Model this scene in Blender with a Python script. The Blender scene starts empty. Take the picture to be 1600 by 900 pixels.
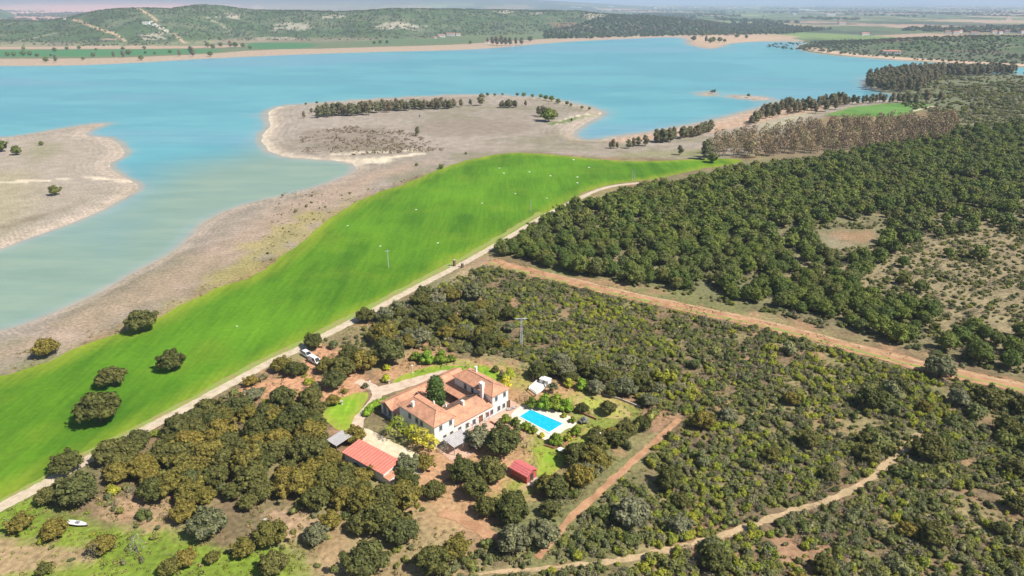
import bpy, bmesh, math, random
import numpy as np
from mathutils import Vector, Matrix
from mathutils.geometry import delaunay_2d_cdt

# ------------------------------------------------------------------ camera, world, sun, exposure
scene = bpy.context.scene
FPX = 1067.0                                   # focal length in pixels of the 1600 px wide photograph
PITCH = math.atan(447 / FPX)
CAMH = 100.0
HAZE = 0.00009
cam_d = bpy.data.cameras.new("camera"); cam = bpy.data.objects.new("camera", cam_d)
scene.collection.objects.link(cam); scene.camera = cam
cam.location = (0, 0, CAMH); cam.rotation_euler = (math.pi / 2 - PITCH, 0, 0)
cam_d.sensor_width = 36.0; cam_d.lens = 36.0 * FPX / 1600
cam_d.clip_start = 1.0; cam_d.clip_end = 80000
scene.render.resolution_x, scene.render.resolution_y = 1024, 576
SUN_EL, SUN_AZ = math.radians(51), math.atan2(-0.39, 0.92)      # direction towards the sun, from +X
sdir = Vector((math.cos(SUN_EL) * math.cos(SUN_AZ), math.cos(SUN_EL) * math.sin(SUN_AZ), math.sin(SUN_EL)))
world = bpy.data.worlds.new("World"); scene.world = world; world.use_nodes = True
wn = world.node_tree; bg = wn.nodes['Background']
sky = wn.nodes.new('ShaderNodeTexSky'); sky.sky_type = 'NISHITA'; sky.sun_disc = False
sky.sun_elevation = SUN_EL; sky.sun_rotation = math.pi / 2 - SUN_AZ
sky.air_density = 1.0; sky.dust_density = 1.0; sky.ozone_density = 1.0; sky.altitude = 300
wn.links.new(sky.outputs[0], bg.inputs[0]); bg.inputs[1].default_value = 0.07
sd_ = bpy.data.lights.new("sun", 'SUN'); sd_.energy = 5.0; sd_.angle = math.radians(0.5); sd_.color = (1.0, 0.955, 0.88)
sun = bpy.data.objects.new("sun", sd_); scene.collection.objects.link(sun)
sun.rotation_euler = sdir.to_track_quat('Z', 'Y').to_euler(); sun.location = (100, -50, 300)
scene.view_settings.view_transform = 'Standard'; scene.view_settings.look = 'None'
scene.view_settings.gamma = 1.0; scene.view_settings.exposure = 0.36
cy = scene.cycles
cy.max_bounces = 5; cy.diffuse_bounces = 2; cy.glossy_bounces = 2; cy.transmission_bounces = 2; cy.volume_bounces = 1; cy.transparent_max_bounces = 4
cy.use_adaptive_sampling = True; cy.adaptive_threshold = 0.02; cy.use_denoising = True

C = scene.collection
rng = np.random.default_rng(7); random.seed(7)

# ------------------------------------------------------------------ projection helpers
cP, sP = math.cos(PITCH), math.sin(PITCH)
def Pz(x, y, z=0.0):
    dx = (np.asarray(x, float) - 800) / FPX; dy = (450 - np.asarray(y, float)) / FPX
    k = (z - CAMH) / (-sP + dy * cP)
    return dx * k, (cP + dy * sP) * k
def P(x, y, z=0.0):
    a, b = Pz(x, y, z); return float(a), float(b)
def proj(X, Y, Z=0.0):
    d = Y * cP - (Z - CAMH) * sP
    u = Y * sP + (Z - CAMH) * cP
    d = np.maximum(d, 1e-3)
    return 800 + FPX * X / d, 450 - FPX * u / d
def pxm(X, Y, Z=0.0): return FPX / (Y * cP + (CAMH - Z) * sP)      # pixels per metre there
def slope(py):
    dy = (450 - py) / FPX; return (-sP + dy * cP) / (cP + dy * sP)
def tpx(px):                                                        # X/Y of a column at the horizon
    return (px - 800) / FPX / (cP + 447 / FPX * sP)
def inpoly(x, y, poly):
    x = np.asarray(x, float); y = np.asarray(y, float); c = np.zeros(x.shape, bool); n = len(poly)
    for i in range(n):
        x0, y0 = poly[i]; x1, y1 = poly[(i + 1) % n]
        if y0 == y1: continue
        c ^= ((y0 > y) != (y1 > y)) & (x < (x1 - x0) * (y - y0) / (y1 - y0) + x0)
    return c
def sdf(X, Y, poly, closed=True, reach=120.0):
    """signed distance, positive inside; beyond reach a constant"""
    P_ = np.asarray(poly, float); out = np.full(X.shape, -reach)
    m = (X > P_[:, 0].min() - reach) & (X < P_[:, 0].max() + reach) & (Y > P_[:, 1].min() - reach) & (Y < P_[:, 1].max() + reach)
    x = X[m]; y = Y[m]
    if not len(x): return out
    d = np.full(x.shape, 1e18); n = len(P_)
    for i in range(n if closed else n - 1):
        a = P_[i]; b = P_[(i + 1) % n]; e = b - a; L = e @ e + 1e-9
        t = np.clip(((x - a[0]) * e[0] + (y - a[1]) * e[1]) / L, 0, 1)
        q = (x - a[0] - t * e[0]) ** 2 + (y - a[1] - t * e[1]) ** 2
        np.minimum(d, q, out=d)
    d = np.sqrt(d)
    out[m] = np.where(inpoly(x, y, [tuple(p) for p in P_]), d, -d) if closed else -d
    return out
def smooth_poly(pts, closed=True, it=2):
    for _ in range(it):
        n = len(pts); q = []
        if not closed: q.append(pts[0])
        for i in range(n if closed else n - 1):
            a = pts[i]; b = pts[(i + 1) % n]
            q.append((a[0] * .75 + b[0] * .25, a[1] * .75 + b[1] * .25)); q.append((a[0] * .25 + b[0] * .75, a[1] * .25 + b[1] * .75))
        if not closed: q.append(pts[-1])
        pts = q
    return pts
def W(pts, z=0.0, it=0, closed=True):
    pts = smooth_poly(pts, closed, it) if it else pts
    return [P(a, b, z) for a, b in pts]
def hsh(ix, iy, s):
    h = (ix.astype(np.int64) * 374761393 + iy.astype(np.int64) * 668265263 + s * 1274126177) & 0xffffffff
    h = ((h ^ (h >> 13)) * 1274126177) & 0xffffffff
    return ((h ^ (h >> 16)) & 0xffff) / 65535.0
def vnoise(x, y, s=0):
    ix = np.floor(x); iy = np.floor(y); fx = x - ix; fy = y - iy
    fx = fx * fx * (3 - 2 * fx); fy = fy * fy * (3 - 2 * fy)
    a = hsh(ix, iy, s); b = hsh(ix + 1, iy, s); c = hsh(ix, iy + 1, s); d = hsh(ix + 1, iy + 1, s)
    return (a + (b - a) * fx) * (1 - fy) + (c + (d - c) * fx) * fy
def fbm(x, y, size, s=0, o=4):
    r = 0; a = 1; t = 0
    for i in range(o):
        r = r + a * vnoise(x / size + 17.3 * i, y / size - 9.1 * i, s + i); t += a; a *= .55; size /= 2.1
    return r / t
def sstep(a, b, x):
    t = np.clip((x - a) / (b - a), 0, 1); return t * t * (3 - 2 * t)
def mixc(c, d, m):
    return c + (np.asarray(d, float) - c) * m[..., None]

# ------------------------------------------------------------------ the lake outline and the terrain heights
WATER_Z = -1.2
LAKE_PX = [(-500,112),(0,103),(100,103),(200,99),(300,93),(400,88),(500,84),(600,81),(700,79),(780,75),(850,68),(930,63),(1000,60),(1060,58),(1072,63),(1070,69),(1088,73),(1105,77),(1130,74),(1140,68),(1180,65),(1240,65),
 (1262,66),(1243,72),(1250,79),(1290,86),(1370,92),(1440,97),(1520,101),(1600,106),(2100,128),(2100,140),(1700,122),(1600,117),(1500,113),(1420,112),(1370,118),(1345,127),(1350,135),(1375,143),(1405,150),(1400,154),(1340,158),(1280,159),(1210,158),
 (1203,161),(1190,166),(1170,171),(1130,182),(1100,190),(1060,197),(1000,207),(960,212),(930,218),(910,217),(902,210),(908,201),(928,190),(946,180),(948,176),(935,169),(910,163),(880,157),(850,152),(800,149),(740,147),(680,149),(600,153),(530,158),(470,162),(430,166),(412,174),(410,185),(417,196),(403,210),(400,221),(410,235),(425,243),(450,248),(500,251),(540,255),(551,264),(535,275),
 (500,288),(460,300),(440,305),(400,313),(360,325),(330,337),(310,350),(295,365),(278,385),(250,402),(215,420),(180,440),(150,457),(110,475),(60,497),(0,515),(-300,590),(-300,480),(-150,440),(0,391),(60,370),(120,348),(170,327),(210,305),(226,295),(222,287),(205,278),(192,272),(181,262),(180,254),(196,247),(204,240),(200,230),(190,222),(180,215),(160,212),(138,211),(150,202),(182,191),(140,193),(90,201),(30,211),(0,215),(-500,245)]
LAKE = W(smooth_poly(LAKE_PX, True, 1), WATER_Z)
ISLES = [W([(1083,147),(1092,144),(1112,143),(1123,146),(1122,150),(1104,151)], WATER_Z, 1), W([(1124,150),(1150,148),(1200,151),(1216,157),(1190,158),(1150,154)], WATER_Z, 1)]
def lake_sd(X, Y):
    s = sdf(X, Y, LAKE, True, 60.0)
    for i in ISLES: s = np.minimum(s, -sdf(X, Y, i, True, 60.0))
    return s + (fbm(X, Y, 9, 5, 3) - .5) * np.clip(Y / 170, 1.2, 9) * 1.1
HT = np.array([(-700,80,30),(-300,79,28),(0,76,33),(60,76,33),(100,76,28),(125,76,22),(150,76,17),(175,75,14),(215,75,12.5),(262,73,14),(287,72,10),(312,70,7),(337,68,8),(375,67,14),(400,66,16),(475,67,16.8),(530,66,18),(580,66,15.5),(625,65,13.5),(700,60,14.5),(750,58,15),(800,57,16),(850,55,16.5),(900,54,17),(960,54,22),(1020,53,27),(1080,52,33),(1150,49,40),(1230,47,46),(1300,45,45)], float)
def hill_profile(t):
    px = 800 + t / tpx(801) if False else 800 + t * FPX * (cP + 447 / FPX * sP)
    yb = np.interp(px, HT[:, 0], HT[:, 1]); yr = np.interp(px, HT[:, 0], HT[:, 2]) + (vnoise(px / 22, px * 0, 3) - .5) * 1.2
    Yb = -CAMH / slope(yb); mult = np.interp(px, [0, 900, 1200], [1.42, 1.35, 1.2])
    Yr = Yb * mult; zr = np.maximum(CAMH + Yr * slope(yr), 0); zr = np.where(px > 1290, 0, zr)
    return Yb, Yr, zr
def terrain(X, Y):
    X = np.asarray(X, float); Y = np.asarray(Y, float)
    z = np.zeros(X.shape)
    Ys = np.maximum(Y, 1.0); t = X / Ys
    far = Y > 900
    if far.any():
        tf = t[far]; Yf = Y[far]; Yb, Yr, zr = hill_profile(tf)
        up = sstep(0, 1, (Yf - Yb) / (Yr - Yb)) ** 1.0; dn = 1 - sstep(0, 1, (Yf - Yr) / (Yr * .55))
        h = zr * np.minimum(up, dn)
        h *= 1 + .10 * (fbm(X[far], Yf, 260, 31, 3) - .5) * np.clip(1 - h / 95, 0, 1) * 2
        # a second low hill on the far shore right, and the blue mountains on the left horizon
        gx = X[far]; px = 800 + tf * FPX * 1.083
        h2 = 26 * np.exp(-((gx - 1130) / 330) ** 2 - ((Yf - 1700) / 190) ** 2)
        m = 1 - sstep(560, 1150, px); ridge = 215 + 60 * fbm(gx, Yf * 0, 2500, 77, 4)
        h3 = ridge * m * sstep(8200, 13500, Yf) * (1 - sstep(14500, 21000, Yf)) + 58 * (1 - sstep(-10, 28, px)) * sstep(4200, 5300, Yf) * (1 - sstep(5600, 7200, Yf))
        z[far] = np.maximum(np.maximum(h, h2), h3)
    nr = (Y < 1100)
    if nr.any():
        x = X[nr]; y = Y[nr]
        hh = 5 * np.exp(-((x - 420) / 120) ** 2 - ((y - 560) / 120) ** 2) + 3 * np.exp(-((x - 640) / 150) ** 2 - ((y - 800) / 120) ** 2)
        z[nr] += hh
    return z
def full_terrain(X, Y, s=None):
    z = terrain(X, Y)
    if s is None: s = lake_sd(X, Y)
    k = np.clip(Y / 300, 1, 6)
    return z * (1 - sstep(-40, 0, s)) + (-2.4) * sstep(-14 * k, 10 * k, s)
def TH(x, y):
    return float(terrain(np.array([x]), np.array([y]))[0])
def hit(px, py):
    """the point of the terrain seen at a pixel of the photograph"""
    zs = np.concatenate([np.arange(96, 0, -.5), [0.0]]); x, y = Pz(px, py, zs); t = terrain(x, y); ok = (y > 60) & (y < 30000) & (t >= zs - 1e-6)
    i = int(np.argmax(ok)) if ok.any() else len(zs) - 1
    if i: a, b = zs[i - 1], zs[i]
    else: a = b = zs[i]
    for _ in range(20):
        m = (a + b) / 2; x, y = P(px, py, m)
        if TH(x, y) >= m: b = m
        else: a = m
    x, y = P(px, py, b); return x, y, TH(x, y)

# ------------------------------------------------------------------ object helpers
def tag(o, label=None, cat=None, group=None, kind=None):
    if label: o['label'] = label
    if cat: o['category'] = cat
    if group: o['group'] = group
    if kind: o['kind'] = kind
    return o
def link(name, me, parent=None, loc=None):
    o = bpy.data.objects.new(name, me); C.objects.link(o)
    if parent: o.parent = parent
    if loc: o.location = loc
    return o
def empty(name, loc, rz=0.0, label=None, cat=None, group=None):
    o = bpy.data.objects.new(name, None); C.objects.link(o); o.location = loc; o.rotation_euler = (0, 0, rz); o.empty_display_size = .3
    return tag(o, label, cat, group)
def npmesh(name, V, F4=None, F3=None, mats=(), midx=None):
    me = bpy.data.meshes.new(name); V = np.asarray(V, np.float32); n4 = 0 if F4 is None else len(F4); n3 = 0 if F3 is None else len(F3)
    me.vertices.add(len(V)); me.vertices.foreach_set('co', V.ravel())
    li = np.concatenate([np.asarray(F4, np.int32).ravel() if n4 else np.zeros(0, np.int32), np.asarray(F3, np.int32).ravel() if n3 else np.zeros(0, np.int32)])
    me.loops.add(len(li)); me.loops.foreach_set('vertex_index', li)
    tot = np.concatenate([np.full(n4, 4), np.full(n3, 3)]).astype(np.int32); st = np.concatenate([[0], np.cumsum(tot)[:-1]]).astype(np.int32)
    me.polygons.add(n4 + n3); me.polygons.foreach_set('loop_start', st); me.polygons.foreach_set('loop_total', tot)
    for m in mats: me.materials.append(m)
    if midx is not None: me.polygons.foreach_set('material_index', np.asarray(midx, np.int32))
    me.update(calc_edges=True); return me
class MB:
    """collects solid shapes, then links them as one mesh object"""
    def __init__(s): s.v = []; s.f = []
    def add(s, vs, fs):
        n = len(s.v); s.v += [tuple(v) for v in vs]; s.f += [tuple(i + n for i in f) for f in fs]; return s
    def box(s, x0, x1, y0, y1, z0, z1, rz=0.0):
        vs = [(x, y, z) for z in (z0, z1) for x, y in ((x0, y0), (x1, y0), (x1, y1), (x0, y1))]
        if rz:
            cx, cy_ = (x0 + x1) / 2, (y0 + y1) / 2; c, q = math.cos(rz), math.sin(rz)
            vs = [(cx + (x - cx) * c - (y - cy_) * q, cy_ + (x - cx) * q + (y - cy_) * c, z) for x, y, z in vs]
        return s.add(vs, [(3, 2, 1, 0), (4, 5, 6, 7), (0, 1, 5, 4), (1, 2, 6, 5), (2, 3, 7, 6), (3, 0, 4, 7)])
    def prism(s, poly, z0, z1):
        n = len(poly); a = sum(poly[i][0] * poly[(i + 1) % n][1] - poly[(i + 1) % n][0] * poly[i][1] for i in range(n))
        if a < 0: poly = poly[::-1]
        z0f = z0 if callable(z0) else (lambda x, y: z0); z1f = z1 if callable(z1) else (lambda x, y: z1)
        vs = [(x, y, z0f(x, y)) for x, y in poly] + [(x, y, z1f(x, y)) for x, y in poly]
        return s.add(vs, [tuple(range(n))[::-1], tuple(range(n, 2 * n))] + [(i, (i + 1) % n, n + (i + 1) % n, n + i) for i in range(n)])
    def tube(s, a, b, r0, r1=None, n=8):
        a = Vector(a); b = Vector(b); r1 = r0 if r1 is None else r1; d = (b - a).normalized()
        u = d.orthogonal().normalized(); w = d.cross(u); vs = []
        for p, r in ((a, r0), (b, r1)):
            for i in range(n):
                t = 2 * math.pi * i / n; vs.append(p + r * (math.cos(t) * u + math.sin(t) * w))
        return s.add(vs, [(i, (i + 1) % n, n + (i + 1) % n, n + i) for i in range(n)] + [tuple(range(n))[::-1], tuple(range(n, 2 * n))])
    def ico(s, c, r, sub=1, jit=0.0, rg=None):
        bm = bmesh.new(); bmesh.ops.create_icosphere(bm, subdivisions=sub, radius=1.0)
        r = (r, r, r) if not isinstance(r, tuple) else r; vs = []
        for v in bm.verts:
            k = 1 + (jit * (rg.random() - .5) if jit else 0); vs.append((c[0] + v.co.x * r[0] * k, c[1] + v.co.y * r[1] * k, c[2] + v.co.z * r[2] * k))
        bm.verts.index_update(); fs = [tuple(v.index for v in f.verts) for f in bm.faces]; bm.free(); return s.add(vs, fs)
    def slabs(s, faces, th):
        """roof planes (lists of 3-D points, anticlockwise seen from above) given thickness downwards"""
        for fc in faces:
            n = len(fc); vs = [Vector(p) for p in fc] + [Vector(p) - Vector((0, 0, th)) for p in fc]
            s.add(vs, [tuple(range(n)), tuple(range(n, 2 * n))[::-1]] + [((i + 1) % n, i, n + i, n + (i + 1) % n) for i in range(n)])
        return s
    def mesh(s, name, mat, smooth=False):
        me = bpy.data.meshes.new(name); me.from_pydata([tuple(v) for v in s.v], [], s.f); me.materials.append(mat); me.update()
        if smooth: me.polygons.foreach_set('use_smooth', [True] * len(me.polygons))
        return me
    def build(s, name, mat, parent=None, loc=None, smooth=False): return link(name, s.mesh(name, mat, smooth), parent, loc)

# ------------------------------------------------------------------ materials
def newmat(name):
    m = bpy.data.materials.new(name); m.use_nodes = True; nt = m.node_tree; return m, nt, nt.nodes['Principled BSDF']
def N(nt, t, **k):
    n = nt.nodes.new(t)
    for a, b in k.items():
        if a.startswith('i_'): n.inputs[int(a[2:])].default_value = b
        else: setattr(n, a, b)
    return n
def rampn(nt, fac, stops):
    r = nt.nodes.new('ShaderNodeValToRGB'); e = r.color_ramp.elements
    while len(e) < len(stops): e.new(0.5)
    for i, (p, c) in enumerate(stops): e[i].position = p; e[i].color = tuple(c) + (1,)
    nt.links.new(fac, r.inputs[0]); return r
def noise(nt, scale, detail=3, vec=None, rough=.55, sc=None):
    n = nt.nodes.new('ShaderNodeTexNoise'); n.inputs['Scale'].default_value = scale; n.inputs['Detail'].default_value = detail; n.inputs['Roughness'].default_value = rough
    if vec is None: vec = nt.nodes.new('ShaderNodeNewGeometry').outputs['Position']
    if sc is not None:
        mp = nt.nodes.new('ShaderNodeMapping'); mp.inputs['Scale'].default_value = sc[:3]
        if len(sc) > 3: mp.inputs['Rotation'].default_value = (0, 0, sc[3])
        nt.links.new(vec, mp.inputs[0]); vec = mp.outputs[0]
    nt.links.new(vec, n.inputs['Vector']); return n
def mix(nt, a, b, fac, mode='MIX'):
    m = nt.nodes.new('ShaderNodeMix'); m.data_type = 'RGBA'; m.blend_type = mode
    for s, v in ((m.inputs[0], fac), (m.inputs[6], a), (m.inputs[7], b)):
        if hasattr(v, 'links'): nt.links.new(v, s)
        elif isinstance(v, (int, float)): s.default_value = v
        else: s.default_value = tuple(v) + (1,)
    return m.outputs[2]
def bump(nt, b, height, strength, dist):
    n = nt.nodes.new('ShaderNodeBump'); n.inputs['Strength'].default_value = strength; n.inputs['Distance'].default_value = dist
    nt.links.new(height, n.inputs['Height']); nt.links.new(n.outputs[0], b.inputs['Normal'])
def simple(name, col, rough=.8, var=.25, scale=1.5, metal=0, bumps=0.0, obj=False):
    m, nt, b = newmat(name)
    vec = None
    if obj: vec = nt.nodes.new('ShaderNodeTexCoord').outputs['Object']
    n = noise(nt, scale, 4, vec); n2 = noise(nt, scale * 7, 2, vec)
    r = rampn(nt, n.outputs[0], [(.3, tuple(c * (1 - var) for c in col)), (.7, tuple(min(1, c * (1 + var)) for c in col))])
    c = mix(nt, r.outputs[0], rampn(nt, n2.outputs[0], [(.3, (.82, .82, .82)), (.7, (1.12, 1.12, 1.12))]).outputs[0], 1.0, 'MULTIPLY')
    nt.links.new(c, b.inputs['Base Color']); b.inputs['Roughness'].default_value = rough; b.inputs['Metallic'].default_value = metal
    if bumps: bump(nt, b, n2.outputs[0], .6, bumps)
    return m
def leafmat(name, cols, trans=.22, lo=.55, hi=1.45):
    """cols: crown colours picked per plant; each leaf clump then varies a little"""
    m, nt, b = newmat(name); b.inputs['Roughness'].default_value = .65; b.inputs['Specular IOR Level'].default_value = .12
    oi = nt.nodes.new('ShaderNodeObjectInfo'); g = nt.nodes.new('ShaderNodeNewGeometry')
    n = len(cols); r = rampn(nt, oi.outputs['Random'], [((i + .5) / n, c) for i, c in enumerate(cols)])
    v = rampn(nt, g.outputs['Random Per Island'], [(0, (lo, lo, lo * .95)), (.5, (1, 1, 1)), (1, (hi, hi * .98, hi * .8))])
    c = mix(nt, r.outputs[0], v.outputs[0], 1.0, 'MULTIPLY'); nt.links.new(c, b.inputs['Base Color'])
    tr = nt.nodes.new('ShaderNodeBsdfTranslucent'); nt.links.new(c, tr.inputs[0])
    ms = nt.nodes.new('ShaderNodeMixShader'); ms.inputs[0].default_value = trans
    nt.links.new(b.outputs[0], ms.inputs[1]); nt.links.new(tr.outputs[0], ms.inputs[2]); nt.links.new(ms.outputs[0], nt.nodes['Material Output'].inputs[0])
    return m

M = {}
M['oak_dark'] = leafmat('oak_dark', [(.105,.115,.034), (.14,.14,.042), (.165,.16,.05), (.12,.13,.045)])
M['oak_olive'] = leafmat('oak_olive', [(.235,.195,.045), (.19,.17,.042), (.275,.215,.05), (.17,.16,.042)])
M['oak_grey'] = leafmat('oak_grey', [(.21,.21,.115), (.17,.18,.09), (.235,.235,.14)])
M['far_leaf'] = leafmat('far_leaf', [(.14, .165, .07), (.18, .20, .095), (.12, .145, .065), (.20, .19, .11)])
M['pine'] = leafmat('pine', [(.175, .215, .045), (.11, .15, .04), (.21, .25, .055), (.14, .165, .06), (.20, .205, .06), (.125, .175, .045)])
M['shrub_green'] = leafmat('shrub_green', [(.13, .155, .045), (.19, .205, .08), (.25, .255, .06), (.105, .13, .045), (.21, .22, .11), (.28, .28, .075), (.15, .165, .07), (.24, .225, .12)])
M['shrub_grey'] = leafmat('shrub_grey', [(.32,.27,.19), (.24,.215,.15), (.38,.32,.24), (.22,.18,.14)])
M['shrub_bright'] = leafmat('shrub_bright', [(.30,.33,.045), (.38,.37,.05), (.24,.29,.05)])
M['eucalyptus'] = leafmat('eucalyptus', [(.20,.20,.11), (.23,.21,.12), (.16,.17,.09), (.26,.21,.13)])
M['bare_crown'] = leafmat('bare_crown', [(.34, .245, .15), (.39, .295, .185), (.29, .215, .14), (.33, .29, .15), (.25, .19, .13)], .1)
M['spring_leaf'] = leafmat('spring_leaf', [(.50,.56,.05), (.56,.56,.07), (.42,.50,.06)], .4)
M['yellow_leaf'] = leafmat('yellow_leaf', [(.74,.68,.10), (.78,.70,.13)], .4)
M['garden_leaf'] = leafmat('garden_leaf', [(.20,.28,.035), (.25,.31,.045), (.17,.23,.035)], .3)
M['hedge_leaf'] = leafmat('hedge_leaf', [(.24,.38,.04), (.20,.33,.04)], .25)
M['cypress_leaf'] = leafmat('cypress_leaf', [(0.076, 0.128, 0.034), (0.085, 0.136, 0.034)], .1)
M['silver_leaf'] = leafmat('silver_leaf', [(.30, .30, .25), (.34, .33, .30)], .2)
M['bark'] = simple('bark', (.13, .10, .08), .95, .3, 3)
M['pale_bark'] = simple('pale_bark', (.34, .29, .24), .95, .25, 3)
M['white_wall'] = simple('white_wall', (.80, .78, .74), .85, .05, .6)
M['cream'] = simple('cream', (.66, .58, .42), .9, .08, .8)
M['glass'] = simple('glass', (.03, .035, .04), .15, .2, 2)
M['dark'] = simple('dark', (.05, .045, .04), .8, .2, 2)
M['grille'] = simple('grille', (.25, .26, .28), .6, .1, 3)
M['timber'] = simple('timber', (.17, .09, .05), .8, .25, 3)
M['rust_red'] = simple('rust_red', (.50, .11, .09), .7, .15, 2)
M['steel'] = simple('steel', (.62, .64, .66), .5, .1, 2, .0)
M['concrete'] = simple('concrete', (.45, .44, .41), .9, .12, 2)
M['stone'] = simple('stone', (.50, .44, .36), .9, .3, 2, bumps=.05)
M['dark_stone'] = simple('dark_stone', (.16, .10, .07), .9, .3, 2, bumps=.05)
M['white_paint'] = simple('white_paint', (.80, .80, .80), .25, .03, 1)
M['rubber'] = simple('rubber', (.02, .02, .02), .8, .2, 3)
M['brick'] = simple('brick', (.36, .17, .11), .9, .25, 4)
M['purple'] = simple('purple', (.24, .10, .12), .7, .15, 2)
M['red_light'] = simple('red_light', (.5, .03, .02), .4, .1, 2)

def tilemat(name, col, dirn, dark=.2, pitch=.32):
    """roof tiles: channels running down the slope (object space axis), stained and weathered"""
    m, nt, b = newmat(name); tc = nt.nodes.new('ShaderNodeTexCoord').outputs['Object']
    w = nt.nodes.new('ShaderNodeTexWave'); w.wave_type = 'BANDS'; w.bands_direction = dirn; w.inputs['Scale'].default_value = .314 / pitch; w.inputs['Distortion'].default_value = .35; w.inputs['Detail'].default_value = 1
    nt.links.new(tc, w.inputs[0]); a = noise(nt, .7, 5, tc); c2 = noise(nt, 5, 3, tc); pa = noise(nt, .22, 3, tc)
    base = rampn(nt, a.outputs[0], [(.3, tuple(c * (1 - dark * 1.3) for c in col)), (.55, col), (.75, tuple(min(1, c * 1.18) for c in col))])
    o = mix(nt, base.outputs[0], rampn(nt, c2.outputs[0], [(.3, (.72, .68, .66)), (.7, (1.2, 1.18, 1.12))]).outputs[0], 1, 'MULTIPLY')
    o = mix(nt, o, rampn(nt, w.outputs[0], [(0, (.72, .68, .66)), (.45, (1.04, 1.04, 1.04))]).outputs[0], .8, 'MULTIPLY')
    o = mix(nt, o, (.20, .15, .11), rampn(nt, pa.outputs[0], [(.56, (0, 0, 0)), (.72, (.45, .45, .45))]).outputs[0])
    nt.links.new(o, b.inputs['Base Color']); b.inputs['Roughness'].default_value = .85; bump(nt, b, w.outputs[0], .8, .07); return m
TILE = (.70, .36, .225)
M['tile_x'] = tilemat('tile_x', TILE, 'X'); M['tile_y'] = tilemat('tile_y', TILE, 'Y')
M['tile_brown'] = tilemat('tile_brown', (.27, .17, .12), 'X', .35)  # darker brown tile colour, for the courtyard slope of the low front wing
M['sheet_red'] = tilemat('sheet_red', (.74, .24, .18), 'X', .08, .9)
M['sheet_pink'] = tilemat('sheet_pink', (.66, .17, .17), 'Y', .10, .5)
M['sheet_grey'] = tilemat('sheet_grey', (.50, .49, .50), 'X', .12, .5)
M['far_roof'] = simple('far_roof', (.45, .20, .13), .9, .15, .2)

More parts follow.
